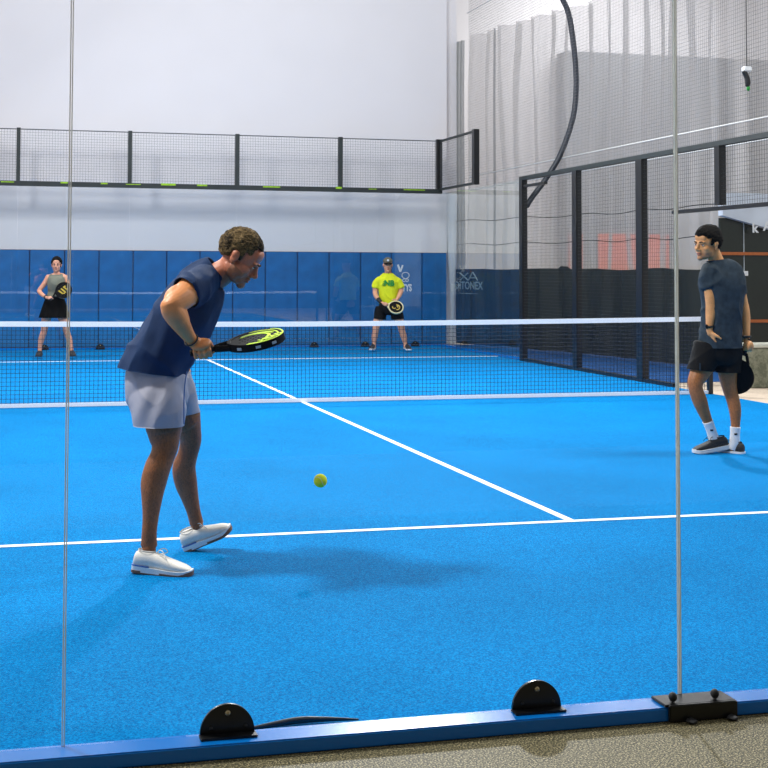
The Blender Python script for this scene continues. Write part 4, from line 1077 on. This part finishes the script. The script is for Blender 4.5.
# ===== the player in yellow
P4 = person('man in a lime yellow t-shirt, black shorts and grey cap waiting with his racket low', O4, RZ)
bm = bmesh.new()
H4 = head(bm, (-0.0421, -0.04, 1.5608), (0,-1,-.06), (0,-.06,1), 1.04)
tube(bm, [((-0.036, 0.0, 1.3442),.07,.06),((-0.0361, -0.0, 1.4345),.060,.058),((-0.0374, -0.02, 1.5248),.056,.058)], (1,0,0), 18)
tube(bm, [((-0.0243, 0.03, 0.7481),.15,.12),((-0.0262, -0.0, 0.9292),.155,.12),((-0.0265, -0.0, 1.1276),.165,.12),((-0.0359, -0.0, 1.281),.150,.10),((-0.036, -0.0, 1.3713),.12,.075)], (1,0,0), 24)
rt(bm, limb([((-0.1805, -0.0, 1.2714),.050),((-0.253, -0.01, 1.1809),.052),((-0.2716, -0.03, 1.0549),.044)]), 18)
rt(bm, limb([((-0.2717, -0.03, 1.0639),.045),((-0.2466, -0.12, 0.9847),.042),((-0.181, -0.22, 0.9012),.030)]), 18)
GC4 = (-0.095, -0.29, 0.8533); GA4 = (V((0.0811, -0.33, 0.8071))-V(GC4)).normalized()
GA4 = V((.83,-.15,-.22)).normalized()
grip_hand(bm, (-0.1556, -0.25, 0.8806), GC4, GA4, .016, .2, -1, 1.0, ref=(-.45,-.75,.3))
rt(bm, limb([((0.1088, 0.0, 1.2726),.050),((0.186, -0.01, 1.1827),.052),((0.1975, -0.03, 1.0839),.044)]), 18)
rt(bm, limb([((0.1975, -0.03, 1.0929),.045),((0.165, -0.12, 1.0223),.041),((0.1195, -0.22, 0.9525),.029)]), 18)
open_hand(bm, (0.1195, -0.22, 0.9525), (-.5,-.35,-.7), (-.6,.5,-.2), (-.5,-.6,.4), .6, .95)
for pts in ([((-0.1522, -0.0, 0.7124),.11),((-0.2066, -0.01, 0.5864),.088),((-0.2469, -0.03, 0.4611),.066),((-0.2589, -0.02, 0.3708),.058),((-0.2758, -0.0, 0.2618),.056),((-0.286, 0.01, 0.1534),.037),((-0.2898, -0.0, 0.082),.038)], [((0.1006, -0.0, 0.7134),.11),((0.158, -0.01, 0.5879),.088),((0.1984, -0.03, 0.463),.066),((0.2172, -0.02, 0.3727),.058),((0.2511, 0.0, 0.264),.056),((0.2735, 0.01, 0.1557),.037),((0.2874, 0.0, 0.0843),.038)]):
    rt(bm, limb(pts), 18)
me = bake(bm, .0065, 3)
obj('body', me, SKIN4, P4, True)
face_parts(H4, P4, HAIR1)
# cap
F, C, s = H4
bm = bmesh.new(); bmesh.ops.create_icosphere(bm, subdivisions=4, radius=1)
dead = []
for v in bm.verts:
    d = v.co.copy(); v.co = V((d.x*.086, -.012+d.y*.108, .048+d.z*.088))
    if v.co.z < .042: dead.append(v)
bmesh.ops.delete(bm, geom=dead, context='VERTS'); bmesh.ops.solidify(bm, geom=list(bm.faces), thickness=.004)
bmesh.ops.transform(bm, matrix=Matrix.Translation(C) @ F.to_4x4() @ Matrix.Scale(s,4), verts=bm.verts)
CAPM = cloth('cap_grey', (98,96,84)); CAPD = cloth('cap_dark', (34,34,32))
cp = obj('cap', bm, CAPM, P4, True)
bm = bmesh.new(); rings = []
for j in range(8):
    y = .075+.085*j/7; w = .078*math.sqrt(max(0.02, 1-(j/7.4)**2.4)); rings.append([bm.verts.new((w*(i/6-1), y-.012*abs(i/6-1)**2, .050-.020*j/7-.018*abs(i/6-1)**2)) for i in range(13)])
for a, b in zip(rings, rings[1:]):
    for i in range(12): bm.faces.new([a[i], a[i+1], b[i+1], b[i]])
bmesh.ops.solidify(bm, geom=list(bm.faces), thickness=.004)
bmesh.ops.transform(bm, matrix=Matrix.Translation(C) @ F.to_4x4() @ Matrix.Scale(s,4), verts=bm.verts); obj('brim', bm, CAPD, cp, True)
bm = bmesh.new(); ell(bm, (0,.094,.085), (.020,.006,.018), None, 2); bmesh.ops.transform(bm, matrix=Matrix.Translation(C) @ F.to_4x4() @ Matrix.Scale(s,4), verts=bm.verts); obj('cap_badge', bm, LETTER, cp, True)
bm = bmesh.new()
tube(bm, [((-0.026, 0.0, 0.8391),.180,.150),((-0.0261, 0.0, 0.8931),.178,.150),((-0.0269, -0.01, 1.0376),.176,.148),((-0.0272, -0.01, 1.1819),.188,.142),((-0.0323, 0.0, 1.2901),.190,.120),((-0.036, 0.0, 1.3623),.145,.090),((-0.0361, 0.0, 1.4074),.090,.074),((-0.0361, -0.0, 1.4345),.076,.070)], (1,0,0), 30, 5, True, .1)
tube(bm, [((-0.1262, -0.0, 1.2806),.080,.062),((-0.1988, -0.005, 1.275),.074,.072),((-0.2422, -0.01, 1.208),.070,.073),((-0.2568, -0.015, 1.1449),.070,.072)], (0,1,0), 22, 5, True, .1)
tube(bm, [((0.0545, 0.0, 1.2814),.080,.062),((0.1265, -0.005, 1.2763),.074,.072),((0.1733, -0.01, 1.2098),.070,.073),((0.1912, -0.015, 1.1467),.070,.072)], (0,1,0), 22, 5, True, .1)
me = bake(bm, .008, 4); wrinkle(me, .006, 8, (1,1,.5), 4)
me = opened(me, [(V((-0.0261, 0.0, 0.8661)), V((0,0,-1)), .25), (V((-0.0361, 0.0, 1.4165)), V((0,-.1,1)), .09)], .004)
ts = obj('t_shirt', me, YELL, P4, True)
c = V((-0.0225, -0.156, 1.2319)); dx = .0
def shirt_print(M_): return Matrix.Translation(c) @ Matrix.Rotation(PI/2, 4, 'X') @ M_
text('print', 'NB', .135, GREENP, shirt_print(Matrix.Shear('XZ', 4, (0,0)) if False else Matrix.Identity(4)), ts, .012, .006)
bm = bmesh.new()
for k in range(3): box(bm, c[0]-.13+.012*k, c[0]-.06, c[1]-.008, c[1]+.012, c[2]-.035+.028*k, c[2]-.022+.028*k)
obj('print_stripes', bm, GREENP, ts)
bm = bmesh.new()
tube(bm, [((-0.0262, -0.0, 0.9112),.155,.125),((-0.0259, 0.0, 0.785),.172,.135),((-0.0258, -0.0, 0.7309),.16,.13)], (1,0,0), 28)
tube(bm, [((-0.1433, -0.0, 0.7845),.115,.125),((-0.1702, -0.0, 0.6763),.112,.118),((-0.1885, -0.01, 0.5595),.108,.112)], (1,0,0), 24, 5, True, .1)
tube(bm, [((0.0915, -0.0, 0.7855),.115,.125),((0.1241, 0.0, 0.6775),.112,.118),((0.1454, -0.01, 0.5609),.108,.112)], (1,0,0), 24, 5, True, .1)
me = bake(bm, .008, 4); wrinkle(me, .005, 8, (1,1,.5), 14)
me = opened(me, [(V((-0.1867, -0.01, 0.5865)), V((-.1,0,-1)), .14), (V((0.1453, -0.01, 0.5879)), V((.1,0,-1)), .14)], .004)
obj('shorts', me, BLK, P4, True)
shoe(P4, (-0.2828, 0.08, 0.0485), (-0.3376, -0.16, 0.0268), (0,0,1), .28, SHOEB, SOLEW, SOLEW, SHOEB, None, fancy=False)
shoe(P4, (0.2873, 0.08, 0.0509), (0.3355, -0.14, 0.0283), (0,0,1), .28, SHOEB, SOLEW, SOLEW, SHOEB, None, fancy=False)
bm = bmesh.new(); rt(bm, limb([((-0.2164, -0.17, 0.9429),.040),((-0.1828, -0.22, 0.9012),.036)]), 16, 2); obj('wristband', bm, BLACKM, P4, True)
def acc4(t, cy, a, b, curve, outline):
    def arc(r0, r1, a0, a1, ox=0, oy=0, n=20):
        o = [(ox+r1*math.sin(a0+(a1-a0)*i/n), cy+oy+r1*math.cos(a0+(a1-a0)*i/n)) for i in range(n+1)]
        return o+[(ox+r0*math.sin(a1-(a1-a0)*i/n), cy+oy+r0*math.cos(a1-(a1-a0)*i/n)) for i in range(n+1)]
    curve([arc(.040,.056,-2.2,1.6,0,.02)], .0006, 'gold_swirl', RGOLD, 0, .0172)
    curve([arc(.022,.036,.2,3.4,.01,-.03)], .0006, 'gold_swirl', RGOLD, 0, .0172)
    curve([arc(.006,.020,.2,5.4,-.02,.03)], .0006, 'gold_swirl', RGOLD, 0, .0172)
racket('dark padel racket with cream rim held low by the man in yellow', world(O4, GC4)-wdir(GA4)*.10, wdir(GA4), wdir((.75,-1,.30)), RBLK, RCREAM, acc4, L=.43)

# ------------------------------------------------------------------ light
w = bpy.data.worlds.new('world'); scene.world = w; w.use_nodes = True
bg = w.node_tree.nodes['Background']; bg.inputs[0].default_value = (.97, .98, 1.0, 1); bg.inputs[1].default_value = .64
def area(name, loc, target, size, power, col=(1,1,1), sy=None):
    l = bpy.data.lights.new(name, 'AREA'); l.energy = power; l.size = size; l.color = col
    if sy: l.shape = 'RECTANGLE'; l.size_y = sy
    o = bpy.data.objects.new(name, l); COL.objects.link(o); o.location = loc
    o.rotation_euler = (V(target)-V(loc)).to_track_quat('-Z', 'Y').to_euler(); return o
area('flood_light', (2.5, 4.0, 7.4), (-1.5, -8, 0), .5, 1150)
area('flood_light', (-5.4, 5.5, 7.2), (0, 0, 0), .9, 480)
area('flood_light', (-5.4, -6.5, 6.6), (-1, -6, 0), .8, 620, (1,.96,.9))
area('flood_light', (5.4, -5.0, 7.2), (0, -4, 0), 1.2, 400)
area('hall_fill', (0, 1.0, 9.5), (0, 10.5, 2.0), 5, 620, sy=3)
area('hall_fill', (11.0, 11.6, 9.0), (10.5, 11.8, 0), 4, 520, sy=4)

cd = bpy.data.cameras.new('camera'); cam = bpy.data.objects.new('camera', cd); COL.objects.link(cam)
cd.sensor_width = 36; cd.sensor_fit = 'HORIZONTAL'; cd.lens = 60.73048; cd.shift_x = 0.083812; cd.shift_y = -0.219908; cd.clip_start = .05
cam.matrix_world = Matrix(((0.9719087,-0.0142618,-0.2349255,-3.19308),(-0.2353222,-0.0414617,-0.9710327,-13.93362),(0.0041082,0.9990383,-0.0436531,1.43448),(0,0,0,1)))
scene.camera = cam

vs = scene.view_settings; vs.view_transform = 'Standard'; vs.look = 'None'; vs.gamma = 1; vs.exposure = 0.0; vs.use_curve_mapping = False
scene.cycles.max_bounces = 10; scene.cycles.transparent_max_bounces = 32; scene.cycles.diffuse_bounces = 4
scene.cycles.sample_clamp_indirect = 6
